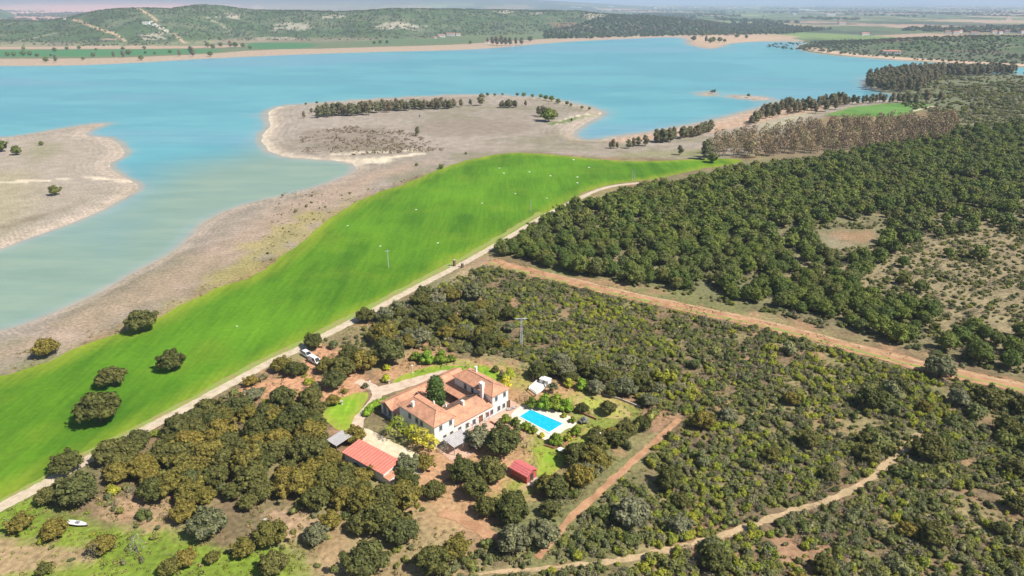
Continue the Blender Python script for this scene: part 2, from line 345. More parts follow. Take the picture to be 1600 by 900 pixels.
# ------------------------------------------------------------------ the ground: one sheet to the horizon, coloured by what covers it
def build_ground():
    rows = [-CAMH / slope(p) for p in np.concatenate([np.arange(940, 110, -2.6), np.arange(110, 12, -.62)])]
    rows = [-1500, -900, -500, -250, -100, -20, 20, 50, 70, 82] + [r for r in rows if r > 88] + [18000, 22000, 27000, 33000]
    Yr = np.array(rows); T = np.concatenate([np.linspace(-2.2, -1.12, 14)[:-1], np.arange(-1.12, 1.12, .0025), np.linspace(1.12, 2.2, 14)])
    w = np.where(Yr > 60, Yr, 60 + (60 - Yr) * 1.2); X = T[None, :] * w[:, None]; Y = np.repeat(Yr[:, None], len(T), 1)
    # stretch depth rows lightly where hills rise towards the camera
    Xf, Yf = X.ravel(), Y.ravel(); s = np.full(Xf.shape, -60.0); mm = (Yf > 90) & (Yf < 3600); s[mm] = lake_sd(Xf[mm], Yf[mm])
    Z = full_terrain(Xf, Yf, s); px, py = proj(Xf, Yf, np.zeros_like(Xf)); px2, py2 = proj(Xf, Yf, Z)
    n1 = fbm(Xf, Yf, 14, 11, 4); n2 = fbm(Xf, Yf, 60, 12, 4); n3 = fbm(Xf, Yf, 3.2, 13, 3); n4 = fbm(Xf, Yf, 240, 14, 4)
    c = np.zeros((len(Xf), 3)); c[:] = (.20, .145, .085)
    nr = Yf < 1200
    # near scrubland soil with dry straw and moss
    c = mixc(c, (.27, .225, .11), sstep(.42, .62, n1)); c = mixc(c, (.17, .19, .07), sstep(.5, .68, n2) * .7); c = mixc(c, (.38, .22, .13), sstep(.6, .72, fbm(Xf, Yf, 9, 21, 3)) * .6)
    def zone(pts, col, soft=2.0, amp=3.0, size=8, strength=1.0, it=1, seed=40, mod=None):
        nonlocal c
        d = sdf(Xf, Yf, W(pts, 0, it), True, 60 + soft * 2); m = sstep(-soft, soft, d + (fbm(Xf, Yf, size, seed, 3) - .5) * 2 * amp) * strength
        if mod is not None: m = m * mod
        c = mixc(c, col, m)
    # the drawn-down lake bed and the spits
    shore = [(-800,620),(0,580),(130,535),(250,485),(400,415),(480,375),(540,320),(620,290),(700,260),(800,238),(960,246),(1130,250),(1200,235),(1260,190),(1330,175),(1420,160),(1390,120),(1700,120),(1500,20),(-1800,20)]
    lm = sstep(-6, 6, sdf(Xf, Yf, W(shore), True, 60) + (n1 - .5) * 10) * (Yf < 1350)
    bed = np.zeros_like(c); bed[:] = (.36, .295, .235)
    bed = mixc(bed, (.42, .345, .285), sstep(.4, .65, n2)); bed = mixc(bed, (.27, .235, .15), sstep(.52, .70, fbm(Xf * .7, Yf, 34, 15, 4)) * .75); bed = mixc(bed, (.30, .25, .20), sstep(.5, .7, n3) * .5)
    bed *= np.array([.86, .89, .90]); c = c + (bed - c) * lm[:, None]
    zone([(0,215),(200,200),(230,300),(0,400),(-300,470),(-400,250)], (.385, .325, .265), 6, 5, 20, .8)
    zone([(-200,270),(40,262),(52,300),(45,345),(0,372),(-200,420)], (.34, .31, .15), 14, 12, 20, .4)
    zone([(40,222),(88,222),(92,240),(40,262)], (.25, .24, .13), 8, 8, 18, .6); zone([(0,360),(40,352),(130,318),(135,312),(40,340),(0,350)], (.22, .19, .13), 5, 4, 10, .8)
    zone([(470,205),(560,196),(620,205),(640,230),(560,243),(480,238),(455,222)], (.22, .175, .135), 12, 18, 12, .5)
    zone([(625,200),(680,188),(760,186),(830,194),(820,206),(750,214),(680,213),(640,206)], (.27, .22, .175), 8, 3, 20, .8)
    zone([(0,545),(130,490),(240,440),(330,380),(420,330),(545,275),(700,248),(640,262),(560,300),(470,360),(380,410),(250,470),(130,525),(0,572),(-300,700),(-300,620)], (.43, .30, .215), 8, 9, 18, .45)
    zone([(370,440),(300,455),(400,370),(480,330),(520,330),(470,375)], (.33, .29, .09), 5, 9, 9, .6); zone([(130,540),(260,482),(420,405),(520,330),(560,300),(545,330),(420,418),(270,492),(140,548)], (.33, .27, .12), 4, 6, 8, .7)
    zone([(1130,186),(1190,170),(1300,162),(1300,172),(1230,182),(1130,205),(1060,215),(990,222),(940,222),(1000,210)], (.50, .34, .24), 5, 3, 20, .8)
    zone([(960,240),(1080,232),(1120,240),(1090,248),(980,245)], (.24, .25, .10), 8, 8, 16, .6)
    zone([(1195,190),(1255,178),(1270,182),(1230,195),(1190,212),(1170,225),(1180,205)], (.40, .37, .25), 6, 4, 20, .8)
    # cream sand round the spit
    for rim, wd in (([(470,158),(430,164),(412,172),(411,186),(418,196),(405,208),(402,222),(412,236),(440,245),(500,250),(590,251)], 8), ([(560,256),(600,247),(660,240)], 3), ([(0,285),(70,282),(130,277),(200,281)], 1.5), ([(520,240),(600,238),(650,235)], 1.5), ([(870,193),(905,180),(940,176)], 2.5)):
        d = -sdf(Xf, Yf, W(smooth_poly(rim, False, 1)), False, 60); c = mixc(c, (.66, .57, .43), (1 - sstep(wd * .6, wd * 1.5, d + (n1 - .5) * 6)) * .9 * lm)
    d = -sdf(Xf, Yf, W([(935,178),(905,183),(880,190),(860,193)]), False, 60); c = mixc(c, (.14, .19, .06), 1 - sstep(2, 5, d))
    # damp and pale bands next to the water
    k = np.clip(Yf / 400, .6, 3); wet = (s > -60) & (Yf > 90) & (Yf < 3300)
    e = np.where(wet, -s / k, 99); c = mixc(c, (.50, .40, .32), (1 - sstep(2.5, 9, np.abs(e - 5))) * .45 * (Yf < 1300)); c = mixc(c, (.20, .15, .11), (1 - sstep(.3, 2.0, e)) * .8); st_ = np.sin(e * 1.9 + 3 * n1) * (Yf < 1300) * (e < 22) * (e > 1.5) * lm; c = c * (1 + .09 * st_)[:, None]
    # near land: pine ground, red earth, grass
    zone([(780,395),(990,290),(1160,250),(1500,200),(1700,180),(1800,640),(1500,560),(1200,480)], (.20, .19, .10), 6, 5, 10, .75)
    zone([(1170,430),(1300,400),(1420,365),(1700,330),(1800,640),(1530,560),(1400,480),(1250,450)], (.31, .245, .145), 6, 9, 12, .7)
    zone([(1290,362),(1350,360),(1370,372),(1345,380),(1300,378)], (.36, .22, .13), 3, 5, 6, .7); zone([(1275,362),(1330,372),(1330,390),(1270,388)], (.34, .29, .21), 4, 6, 6, .4)
    zone([(1180,240),(1260,205),(1500,180),(1480,225),(1230,255)], (.22, .17, .11), 6, 6, 12, .8)
    zone([(1350,120),(1420,112),(1700,115),(1800,240),(1480,232),(1500,185),(1440,175),(1390,150)], (.155, .17, .095), 8, 10, 20, .9)
    zone([(1330,250),(1500,180),(1700,130),(1700,215),(1500,215),(1420,232)], (.21, .20, .12), 8, 12, 14, .6)
    red = (.52, .285, .165)
    zone([(360,640),(385,600),(460,575),(480,540),(540,545),(560,590),(590,600),(560,625),(520,640),(470,615),(410,618)], red, 2, 3, 5)
    zone([(585,575),(640,560),(650,500),(660,530),(700,555),(770,560),(840,590),(960,600),(1010,640),(900,640),(820,625),(800,660),(700,600),(590,600)], (.48, .275, .15), 2.5, 3, 5, .8)
    zone([(640,700),(700,690),(800,650),(930,650),(920,720),(850,760),(760,820),(690,840),(600,790),(640,740)], (.50, .29, .16), 2, 2.5, 5, .85)
    zone([(600,770),(700,770),(740,860),(740,920),(400,920),(470,850)], (.36, .26, .14), 4, 5, 7, .7)
    gr = (.18, .27, .025)
    zone([(-200,790),(0,800),(80,765),(60,790),(130,815),(200,825),(300,845),(360,860),(450,850),(480,880),(500,960),(-250,960)], gr, 2.5, 4, 7, .85)
    zone([(-100,850),(50,845),(150,850),(130,880),(20,900),(-100,930)], (.40, .26, .17), 2, 4, 6, .8); zone([(130,770),(230,780),(290,800),(270,830),(190,815)], (.40, .27, .16), 2, 4, 5, .8); zone([(430,790),(480,800),(520,830),(450,835),(390,830)], (.44, .29, .19), 2, 3, 5, .7)
    zone([(810,690),(900,650),(960,630),(1000,640),(960,670),(900,700),(850,750),(790,790),(760,800),(780,760),(830,730)], (.235, .29, .05), 2, 2.5, 4, .8)
    zone([(880,615),(930,610),(985,640),(960,660),(920,650),(880,632)], (.29, .30, .07), 2, 2.5, 4, .8); zone([(775,565),(830,585),(850,600),(800,612),(790,590)], (.27, .28, .06), 2, 2, 4, .7)
    zone([(1560,600),(1700,610),(1700,680),(1580,650)], (.27, .26, .07), 3, 3, 5, .8); zone([(690,430),(760,405),(790,415),(740,440),(650,470),(640,462)], (.24, .24, .12), 3, 3, 6, .8)
    zone([(690,445),(640,470),(600,490),(650,480),(720,440)], (.33, .27, .24), 2, 3, 5, .5); zone([(780,405),(745,425),(700,445),(720,420),(770,395)], (.45, .30, .2), 2, 2, 5, .5)
    # the far shore, its hill, and the plain beyond
    Z2 = Z; hillm = sstep(1.5, 9, Z2) * (Yf > 1000) * (Yf < 6000)
    fl = (Yf > 950) & ~hillm.astype(bool)
    farc = np.zeros_like(c); farc[:] = (.15, .18, .09)
    # patchwork
    ang = .35; ux = Xf * math.cos(ang) + Yf * math.sin(ang); uy = -Xf * math.sin(ang) + Yf * math.cos(ang); cs = np.where(Yf > 6000, 700, 330)
    cx = np.floor(ux / cs + .35 * np.sin(uy / 900)); cyy = np.floor(uy / (cs * 1.9) + .3 * np.sin(ux / 700)); h = hsh(cx, cyy, 91); h2 = hsh(cx, cyy, 92)
    pal = np.array([(.13, .17, .08), (.16, .20, .09), (.30, .25, .15), (.20, .27, .10), (.11, .14, .08), (.40, .28, .20), (.17, .19, .11), (.26, .27, .14), (.13, .155, .09)])
    farp = pal[(h * 8.999).astype(int)] * (.85 + .3 * h2)[:, None]; farp = mixc(farp, (.07, .09, .06), sstep(.56, .66, fbm(Xf, Yf * .7, 260, 93, 4)) * .85)
    tt = Xf / np.maximum(Yf, 1); pxh = 800 + tt * FPX * 1.083
    farp = mixc(farp, (.72, .32, .23), (1 - sstep(260, 420, pxh)) * (Yf > 2800) * (.45 + .55 * sstep(.35, .5, fbm(Xf, Yf * .4, 800, 94, 3)))); farp = mixc(farp, (.42, .30, .22), (1 - sstep(420, 800, pxh)) * .5)
    farp = mixc(farp, (.11, .12, .10), sstep(40, 110, Z2) * (Yf > 3900))
    strip = np.interp(pxh, [0, 600, 760, 900, 1060, 1180, 1240, 1300, 1600, 1900], [78, 66, 58, 54, 53, 52, 60, 72, 92, 100])
    plainm = sstep(0, 6, strip - py); far = Yf > 1150
    cf = mixc(farc, farp, plainm); c = np.where((far & (py < strip + 60))[:, None], cf, c)
    def zf(pts, col, soft=8, amp=8, size=40, st=1.0):
        nonlocal c
        d = sdf(Xf, Yf, W(pts, 0, 1), True, 200); c = mixc(c, col, sstep(-soft, soft, d + (fbm(Xf, Yf, size, 61, 3) - .5) * 2 * amp) * st)
    zf([(-500,116),(0,106),(100,105),(200,101),(300,96),(400,91),(500,87),(600,84),(700,82),(780,78),(850,71),(930,66),(1000,63),(1060,61),(1075,70),(1110,80),(1140,70),(1240,67),(1262,63),(1200,56),(1100,54),(1060,54),(930,57),(850,61),(790,64),(740,68),(680,71),(600,73),(500,76),(400,78),(330,84),(180,91),(0,92),(-500,92)], (.42, .315, .225), 6, 6)
    zf([(-500,80),(0,77),(300,76),(400,72),(400,69),(300,72),(0,74),(-500,76)], (.44, .31, .22), 6, 6)
    zf([(-500,92),(0,88),(180,88),(330,82),(360,78),(300,77),(0,78),(-500,80)], (.075, .20, .075), 6, 5); zf([(390,76),(470,76),(500,70),(480,67),(400,66),(380,70)], (.08, .19, .08), 8, 5)
    zf([(540,70),(700,68),(760,62),(700,60),(560,64)], (.13, .18, .09), 8, 8); zf([(1245,72),(1300,82),(1440,95),(1600,102),(1800,112),(1800,40),(1560,58),(1420,62),(1320,64),(1250,66)], (.12, .14, .08), 20, 12)
    zf([(1250,76),(1300,85),(1440,95),(1600,103),(1700,108),(1700,104),(1600,100),(1440,92),(1320,84),(1262,74)], (.55, .40, .29), 5, 3); zf([(1262,75),(1420,66),(1445,58),(1400,61),(1330,68)], (.46, .40, .24), 10, 6, 30, .9)
    zf([(1568,82),(1600,84),(1700,90),(1700,62),(1600,60),(1575,66)], (.07, .22, .09), 10, 4); zf([(1075,60),(1100,52),(1200,52),(1260,58),(1200,63),(1130,68),(1100,72)], (.50, .35, .23), 14, 6, 30, .8)
    # hill cover: evergreen scrub with pale outcrops and cut tracks
    hc = np.zeros_like(c); hc[:] = (.095, .135, .055); g1 = fbm(Xf, Yf, 70, 71, 4); g2 = fbm(Xf, Yf, 22, 72, 4)
    hc = mixc(hc, (.15, .17, .095), sstep(.45, .7, g1)); hc = mixc(hc, (.06, .085, .05), sstep(.5, .65, g2) * .8); hc = mixc(hc, (.17, .115, .08), sstep(.55, .65, fbm(Xf, Yf, 160, 73, 3)) * sstep(850, 1000, pxh) * .8)
    c = c + (hc - c) * hillm[:, None]
    def hillspot(x, y, rx, ry, col, st=.8):
        nonlocal c
        q = ((px2 - x) / rx) ** 2 + ((py2 - y) / ry) ** 2; m = (hillm > .5) & (q < 2) & (Yf < 4200); mk = np.zeros(len(Xf)); mk[m] = (1 - sstep(.2, 1.2, q[m] + (g2[m] - .5) * 5)) * st
        c = mixc(c, col, mk)
    for a in ((357,25,22,4),(455,42,30,6),(622,41,38,6),(240,56,22,5),(520,26,20,2.5),(1200/4+800-170,25,16,4),(790,18,16,2),(1020,26,14,2.5),(1060,28,22,2),(838,21,12,1.5),(425,61,28,3.5)): hillspot(*a, (.46, .40, .31))
    hillspot(1120, 36, 40, 4, (.25, .15, .11)); hillspot(890, 40, 30, 5, (.24, .15, .10)); 
    def tline(pts, wpx, col):
        nonlocal c
        m = (hillm > .2) & (Yf < 4200); qx, qy = px2[m], py2[m]; d = np.full(qx.shape, 1e9)
        for (x0, y0), (x1, y1) in zip(pts[:-1], pts[1:]):
            L = (x1 - x0) ** 2 + (y1 - y0) ** 2; t = np.clip(((qx - x0) * (x1 - x0) + (qy - y0) * (y1 - y0)) / L, 0, 1); d = np.minimum(d, np.hypot(qx - x0 - t * (x1 - x0), qy - y0 - t * (y1 - y0)))
        mk = np.zeros(len(Xf)); mk[m] = 1 - sstep(wpx * .6, wpx * 1.3, d); c = mixc(c, col, mk * .9)
    tan = (.62, .43, .27)
    tline([(114,31),(122,32),(145,42),(180,53),(190,60),(196,64)], 1.6, tan); tline([(215,13),(232,22),(246,33)], 1.3, tan); tline([(237,34),(248,42),(262,49)], 1.5, (.7, .62, .5)); tline([(272,53),(281,61),(293,69)], 1.6, tan); tline([(322,27),(345,38),(358,47)], 1.1, (.36, .33, .22)); tline([(30,64),(60,58),(88,51)], .9, (.3, .27, .18)); tline([(158,62),(185,61)], 1.2, (.4, .28, .2))
    nt_, nr_ = len(T), len(Yr); idx = np.arange(nr_ * nt_).reshape(nr_, nt_)
    F = np.stack([idx[:-1, :-1], idx[:-1, 1:], idx[1:, 1:], idx[1:, :-1]], -1).reshape(-1, 4)
    m, nt, b = newmat('earth'); at = N(nt, 'ShaderNodeAttribute', attribute_name='cover'); f1 = noise(nt, .9, 5); f2 = noise(nt, .12, 4)
    col = mix(nt, at.outputs['Color'], rampn(nt, f1.outputs[0], [(.3, (.66, .66, .66)), (.7, (1.3, 1.3, 1.28))]).outputs[0], 1, 'MULTIPLY')
    col = mix(nt, col, rampn(nt, f2.outputs[0], [(.35, (.86, .87, .85)), (.65, (1.12, 1.1, 1.1))]).outputs[0], 1, 'MULTIPLY')
    nt.links.new(col, b.inputs['Base Color']); b.inputs['Roughness'].default_value = .95; b.inputs['Specular IOR Level'].default_value = .1; bump(nt, b, f1.outputs[0], .5, .25)
    me = npmesh('ground', np.stack([Xf, Yf, Z], -1), F, None, [m]); a = me.attributes.new('cover', 'FLOAT_COLOR', 'POINT')
    a.data.foreach_set('color', np.concatenate([np.clip(c, 0, 1), np.ones((len(c), 1))], 1).astype(np.float32).ravel()); me.polygons.foreach_set('use_smooth', [True] * len(me.polygons))
    tag(link('ground', me), kind='structure')
    # water: its own sheet, wherever the bed lies below the level
    keep = (s.reshape(nr_, nt_) > -30) & (Y > 95) & (Y < 3400); kf = keep[:-1, :-1] | keep[1:, 1:] | keep[1:, :-1] | keep[:-1, 1:]
    Fw = F[kf.ravel()]; used = np.unique(Fw); rem = np.full(len(Xf), -1); rem[used] = np.arange(len(used)); x, y, sw = Xf[used], Yf[used], s[used]
    pw, qw = px[used], py[used]; turb = sstep(-105, -5, sdf(x, y, W([(180,480),(380,262),(470,240),(560,262),(560,280),(300,380),(0,540),(-400,700),(-400,440),(0,360)]), True, 140) + (fbm(x, y, 120, 101, 3) - .5) * 90)
    wc = np.zeros((len(x), 3)); wc[:] = (.105, .325, .37); wc = mixc(wc, (.13, .37, .40), sstep(.4, .6, fbm(x, y * 2.5, 160, 102, 4))); wc = mixc(wc, (.17, .33, .40), sstep(.45, .65, fbm(x, y * 3, 420, 104, 3)) * .7); wc = mixc(wc, (.24, .325, .245), turb * .97)
    kk = np.clip(y / 300, .8, 4); wc = mixc(wc, (.30, .37, .36), (1 - sstep(0, 7, sw / kk + (fbm(x, y, 40, 103, 3) - .5) * 8)) * .4); wc = mixc(wc, (.34, .33, .27), 1 - sstep(0, 1.3, sw / kk))
    mw, nt, b = newmat('lake_water'); at = N(nt, 'ShaderNodeAttribute', attribute_name='cover'); q = noise(nt, .02, 6, None, .65, (1, 4.2, 1)); q2 = noise(nt, .35, 4, None, .6, (1, 1.8, 1))
    col = mix(nt, at.outputs['Color'], rampn(nt, q.outputs[0], [(.36, (.86, .91, .94)), (.5, (.97, .98, 1.0)), (.64, (1.08, 1.05, 1.03))]).outputs[0], 1, 'MULTIPLY')
    nt.links.new(col, b.inputs['Base Color']); b.inputs['Roughness'].default_value = .32; b.inputs['IOR'].default_value = 1.33; b.inputs['Specular IOR Level'].default_value = .35; bump(nt, b, q2.outputs[0], .35, .25)
    mew = npmesh('lake', np.stack([x, y, np.full(len(x), WATER_Z)], -1), rem[Fw], None, [mw]); a = mew.attributes.new('cover', 'FLOAT_COLOR', 'POINT')
    a.data.foreach_set('color', np.concatenate([np.clip(wc, 0, 1), np.ones((len(wc), 1))], 1).astype(np.float32).ravel()); tag(link('lake', mew), kind='structure')
build_ground()

# ------------------------------------------------------------------ sheets laid on the ground
def sheet(name, poly, mat, off=.05, step=0, edge=0.0, label=None, kind='structure', water=False):
    """poly in metres; ragged edge of the given amplitude; vertices follow the terrain"""
    if edge:
        q = []
        for i in range(len(poly)):
            a = np.array(poly[i]); b = np.array(poly[(i + 1) % len(poly)]); L = np.linalg.norm(b - a); k = max(1, int(L / (edge * 3))); nrm = np.array([b[1] - a[1], a[0] - b[0]]) / (L + 1e-9)
            for j in range(k):
                p = a + (b - a) * j / k; q.append(tuple(p + nrm * (float(vnoise(np.array([p[0] / edge / 3]), np.array([p[1] / edge / 3]), 4)[0]) - .5) * 2 * edge))
        poly = q
    pts = [Vector(p) for p in poly]; n = len(pts); ed = [(i, (i + 1) % n) for i in range(n)]
    if step:
        xs = [p[0] for p in poly]; ys = [p[1] for p in poly]; gx, gy = np.meshgrid(np.arange(min(xs), max(xs), step), np.arange(min(ys), max(ys), step)); gx, gy = gx.ravel(), gy.ravel(); k = inpoly(gx, gy, poly)
        pts += [Vector((float(a), float(b))) for a, b in zip(gx[k], gy[k])]
    v, e, f, _, _, _ = delaunay_2d_cdt(pts, ed, [], 1, 1e-4)
    xs = np.array([p.x for p in v]); ys = np.array([p.y for p in v]); z = terrain(xs, ys) + off
    me = bpy.data.meshes.new(name); me.from_pydata([(float(a), float(b), float(c)) for a, b, c in zip(xs, ys, z)], [], f); me.materials.append(mat); me.update()
    at = me.attributes.new('edge', 'FLOAT', 'POINT'); at.data.foreach_set('value', np.clip(sdf(xs, ys, poly, True, 40), 0, 40).astype(np.float32))
    o = link(name, me); return tag(o, label, kind=kind)
def ribbon(pts, wid):
    """outline of a track of the given width (m) along pixel points of the photograph"""
    p = [np.array(q) for q in W(smooth_poly(pts, False, 2))]; L, R = [], []
    for i in range(len(p)):
        d = p[min(i + 1, len(p) - 1)] - p[max(i - 1, 0)]; d = d / (np.linalg.norm(d) + 1e-9); nn = np.array([-d[1], d[0]]); w = wid if not isinstance(wid, (list, tuple)) else wid[0] + (wid[1] - wid[0]) * i / (len(p) - 1)
        L.append(tuple(p[i] + nn * w / 2)); R.append(tuple(p[i] - nn * w / 2))
    return L + R[::-1]
def fieldmat(name, a, b_, ed, sc=(.10, .018, 1, math.radians(-52)), edgew=9):
    m, nt, b = newmat(name); n = noise(nt, 1, 5, None, .6, sc); n2 = noise(nt, .6, 4); n3 = noise(nt, .018, 3); n4 = noise(nt, 1, 4, None, .6, (.7, .05, 1, sc[3]))
    c = rampn(nt, n.outputs[0], [(.36, a), (.62, b_)]).outputs[0]
    c = mix(nt, c, tuple(x * 1.25 for x in b_), rampn(nt, n3.outputs[0], [(.42, (0, 0, 0)), (.7, (.9, .9, .9))]).outputs[0]); n5 = noise(nt, .045, 4); c = mix(nt, c, tuple(x * y for x, y in zip(b_, (1.6, 1.1, 1.5))), rampn(nt, n5.outputs[0], [(.54, (0, 0, 0)), (.74, (.6, .6, .6))]).outputs[0])
    at = N(nt, 'ShaderNodeAttribute', attribute_name='edge'); mr = N(nt, 'ShaderNodeMapRange'); mr.inputs['From Max'].default_value = edgew; mr.inputs['To Min'].default_value = .95; mr.inputs['To Max'].default_value = 0; nt.links.new(at.outputs['Fac'], mr.inputs[0])
    mul = N(nt, 'ShaderNodeMath', operation='MULTIPLY'); nt.links.new(mr.outputs[0], mul.inputs[0]); nt.links.new(rampn(nt, n.outputs[0], [(.3, (.35, .35, .35)), (.6, (1, 1, 1))]).outputs[0], mul.inputs[1])
    c = mix(nt, c, ed, mul.outputs[0])
    c = mix(nt, c, rampn(nt, n2.outputs[0], [(.3, (.86, .88, .85)), (.7, (1.12, 1.1, 1.1))]).outputs[0], 1, 'MULTIPLY'); c = mix(nt, c, rampn(nt, n4.outputs[0], [(.35, (.86, .9, .86)), (.65, (1.1, 1.06, 1.1))]).outputs[0], 1, 'MULTIPLY')
    nt.links.new(c, b.inputs['Base Color']); b.inputs['Roughness'].default_value = .9; b.inputs['Specular IOR Level'].default_value = .1; bump(nt, b, n2.outputs[0], .4, .12); return m
M['crop'] = fieldmat('crop', (.055, .15, .010), (.10, .225, .013), (.25, .30, .03)); M['crop_far'] = fieldmat('crop_far', (.085, .19, .04), (.12, .235, .055), (.20, .27, .08), edgew=6)
M['lawn'] = fieldmat('lawn', (.12, .26, .02), (.24, .37, .03), (.36, .34, .07), (.5, .3, 1, .6), 2.0); M['dry_lawn'] = fieldmat('dry_lawn', (.24, .30, .05), (.36, .36, .08), (.42, .30, .15), (.5, .3, 1, .6), 2.0)
def pathmat(name, a, b_, sc=.5, bm=.06):
    m, nt, b = newmat(name); n = noise(nt, sc, 5); n2 = noise(nt, sc * 7, 3); c = mix(nt, rampn(nt, n.outputs[0], [(.33, a), (.64, b_)]).outputs[0], rampn(nt, n2.outputs[0], [(.3, (.84, .84, .84)), (.7, (1.14, 1.13, 1.12))]).outputs[0], 1, 'MULTIPLY')
    nt.links.new(c, b.inputs['Base Color']); b.inputs['Roughness'].default_value = .95; bump(nt, b, n2.outputs[0], .5, bm); return m
M['road'] = pathmat('road', (.46, .37, .25), (.60, .50, .37)); M['red_track'] = pathmat('red_track', (.33, .17, .085), (.50, .285, .155), .3); M['tan_track'] = pathmat('tan_track', (.36, .27, .14), (.52, .37, .22), .25)
M['gravel'] = pathmat('gravel', (.56, .46, .31), (.72, .62, .44)); M['terrace'] = pathmat('terrace', (.50, .30, .21), (.62, .42, .31)); M['deck'] = pathmat('deck', (.66, .57, .44), (.78, .70, .57), .8, .02)
M['drive'] = pathmat('drive', (.50, .37, .26), (.64, .51, .39)); M['verge'] = pathmat('verge', (.30, .25, .09), (.22, .32, .05), .3); M['patio'] = pathmat('patio', (.62, .56, .52), (.74, .68, .62))

FIELD = [(-300,640),(0,588),(60,572),(130,540),(200,518),(262,488),(340,450),(400,430),(450,395),(480,375),(500,352),(540,325),(580,305),(640,285),(690,262),(745,246),(800,238),(860,241),(930,249),(1000,253),(1080,249),(1120,247),(1168,250),
 (1140,258),(1090,265),(1040,277),(1000,283),(960,287),(920,297),(880,318),(840,345),(790,372),(760,388),(715,410),(680,430),(640,455),(600,478),(560,495),(510,520),(470,540),(420,565),(370,588),(300,628),(200,682),(100,732),(0,786),(-300,930)]
crop = sheet('crop_field', W(FIELD, 0, 1), M['crop'], .06, 8, 1.2)
sheet('far_green_field', [hit(*p)[:2] for p in [(1288,180),(1330,168),(1380,162),(1440,160),(1457,166),(1430,176),(1400,182),(1330,184)]], M['crop_far'], .25, 12, 2)
sheet('field_track', ribbon([(1424,178),(1445,172),(1458,168)], 4), M['road'], .45, 0, .6)
MAINROAD = [(-330,960),(0,793),(60,763),(130,722),(210,680),(300,633),(370,595),(430,562),(470,545),(520,518),(570,493),(630,460),(690,429),(730,409),(770,386),(810,362),(850,337),(890,318),(930,298),(960,290),(1000,286)]
sheet('dirt_road', ribbon(MAINROAD, 3.4), M['road'], .10, 0, .25)
sheet('road_verge', ribbon([(a - 6, b - 5) for a, b in MAINROAD[:-4]], 3.0), M['verge'], .08, 0, .8)
REDTRACK = [(765,408),(800,418),(860,432),(940,452),(1020,470),(1100,487),(1200,508),(1300,534),(1400,562),(1500,585),(1600,607),(1900,690)]
sheet('red_dirt_track', ribbon(REDTRACK, 7.2), M['red_track'], .08, 0, .9)
sheet('wheel_rut', ribbon([(a, b + 3) for a, b in REDTRACK], 1.0), M['verge'], .11, 0, .6); sheet('wheel_rut', ribbon([(a, b - 5) for a, b in REDTRACK[2:]], .9), M['tan_track'], .11, 0, .4)
LOWTRACK = [(640,925),(740,896),(860,888),(960,878),(1060,856),(1150,832),(1230,800),(1300,782),(1360,750),(1400,715),(1425,690),(1440,680)]
sheet('sandy_footpath', ribbon(LOWTRACK, [1.0, 2.1]), M['tan_track'], .07, 0, .5)
sheet('red_footpath', ribbon([(1062,655),(1030,685),(985,725),(930,775),(890,810),(870,835),(840,872)], [1.9, 1.4]), M['red_track'], .07, 0, .4)
sheet('lower_path', ribbon([(690,800),(730,815),(770,838),(810,860)], 2.4), M['red_track'], .06, 0, .5)
sheet('drive', ribbon([(558,596),(580,603),(592,612),(585,628),(572,642),(560,655),(558,670),(572,688)], [3.0, 3.0]), M['drive'], .07, 0, .3)
sheet('drive', ribbon([(590,612),(615,606),(645,597),(680,586),(700,581)], [5.5, 2.4]), M['drive'], .085, 0, .3)
sheet('gravel_yard', W([(560,668),(580,672),(612,690),(650,708),(672,722),(655,745),(628,738),(600,718),(575,700),(556,690)], 0, 1), M['gravel'], .09, 0, .3)
sheet('lawn', W([(500,628),(535,622),(560,612),(578,614),(572,630),(556,650),(553,672),(530,674),(505,655)], 0, 1), M['lawn'], .06, 2, .4)
sheet('lawn', W([(612,600),(618,590),(660,575),(700,566),(740,566),(780,578),(800,588),(795,600),(760,592),(720,580),(690,582),(650,592),(625,600)], 0, 1), M['lawn'], .062, 2, .4)
sheet('lawn', W([(828,700),(850,694),(885,712),(880,725),(862,742),(842,752),(835,735),(845,722)], 0, 1), M['lawn'], .064, 2, .4); sheet('lawn', W([(893,705),(918,678),(935,672),(950,690),(930,702),(905,716)], 0, 1), M['lawn'], .066, 2, .3)
sheet('lawn', W([(749,675),(768,668),(783,676),(765,684)], 0, 1), M['dry_lawn'], .068, 1.5, .3); sheet('lawn', W([(893,625),(925,613),(975,635),(990,652),(955,655),(925,648),(900,640)], 0, 1), M['dry_lawn'], .07, 2, .5); sheet('lawn', W([(788,783),(815,755),(832,760),(800,790),(770,805),(760,803)], 0, 1), M['dry_lawn'], .072, 2, .4)
sheet('lawn', W([(660,568),(700,560),(735,562),(755,572),(720,572),(690,572)], 0, 1), M['dry_lawn'], .074, 2, .4)

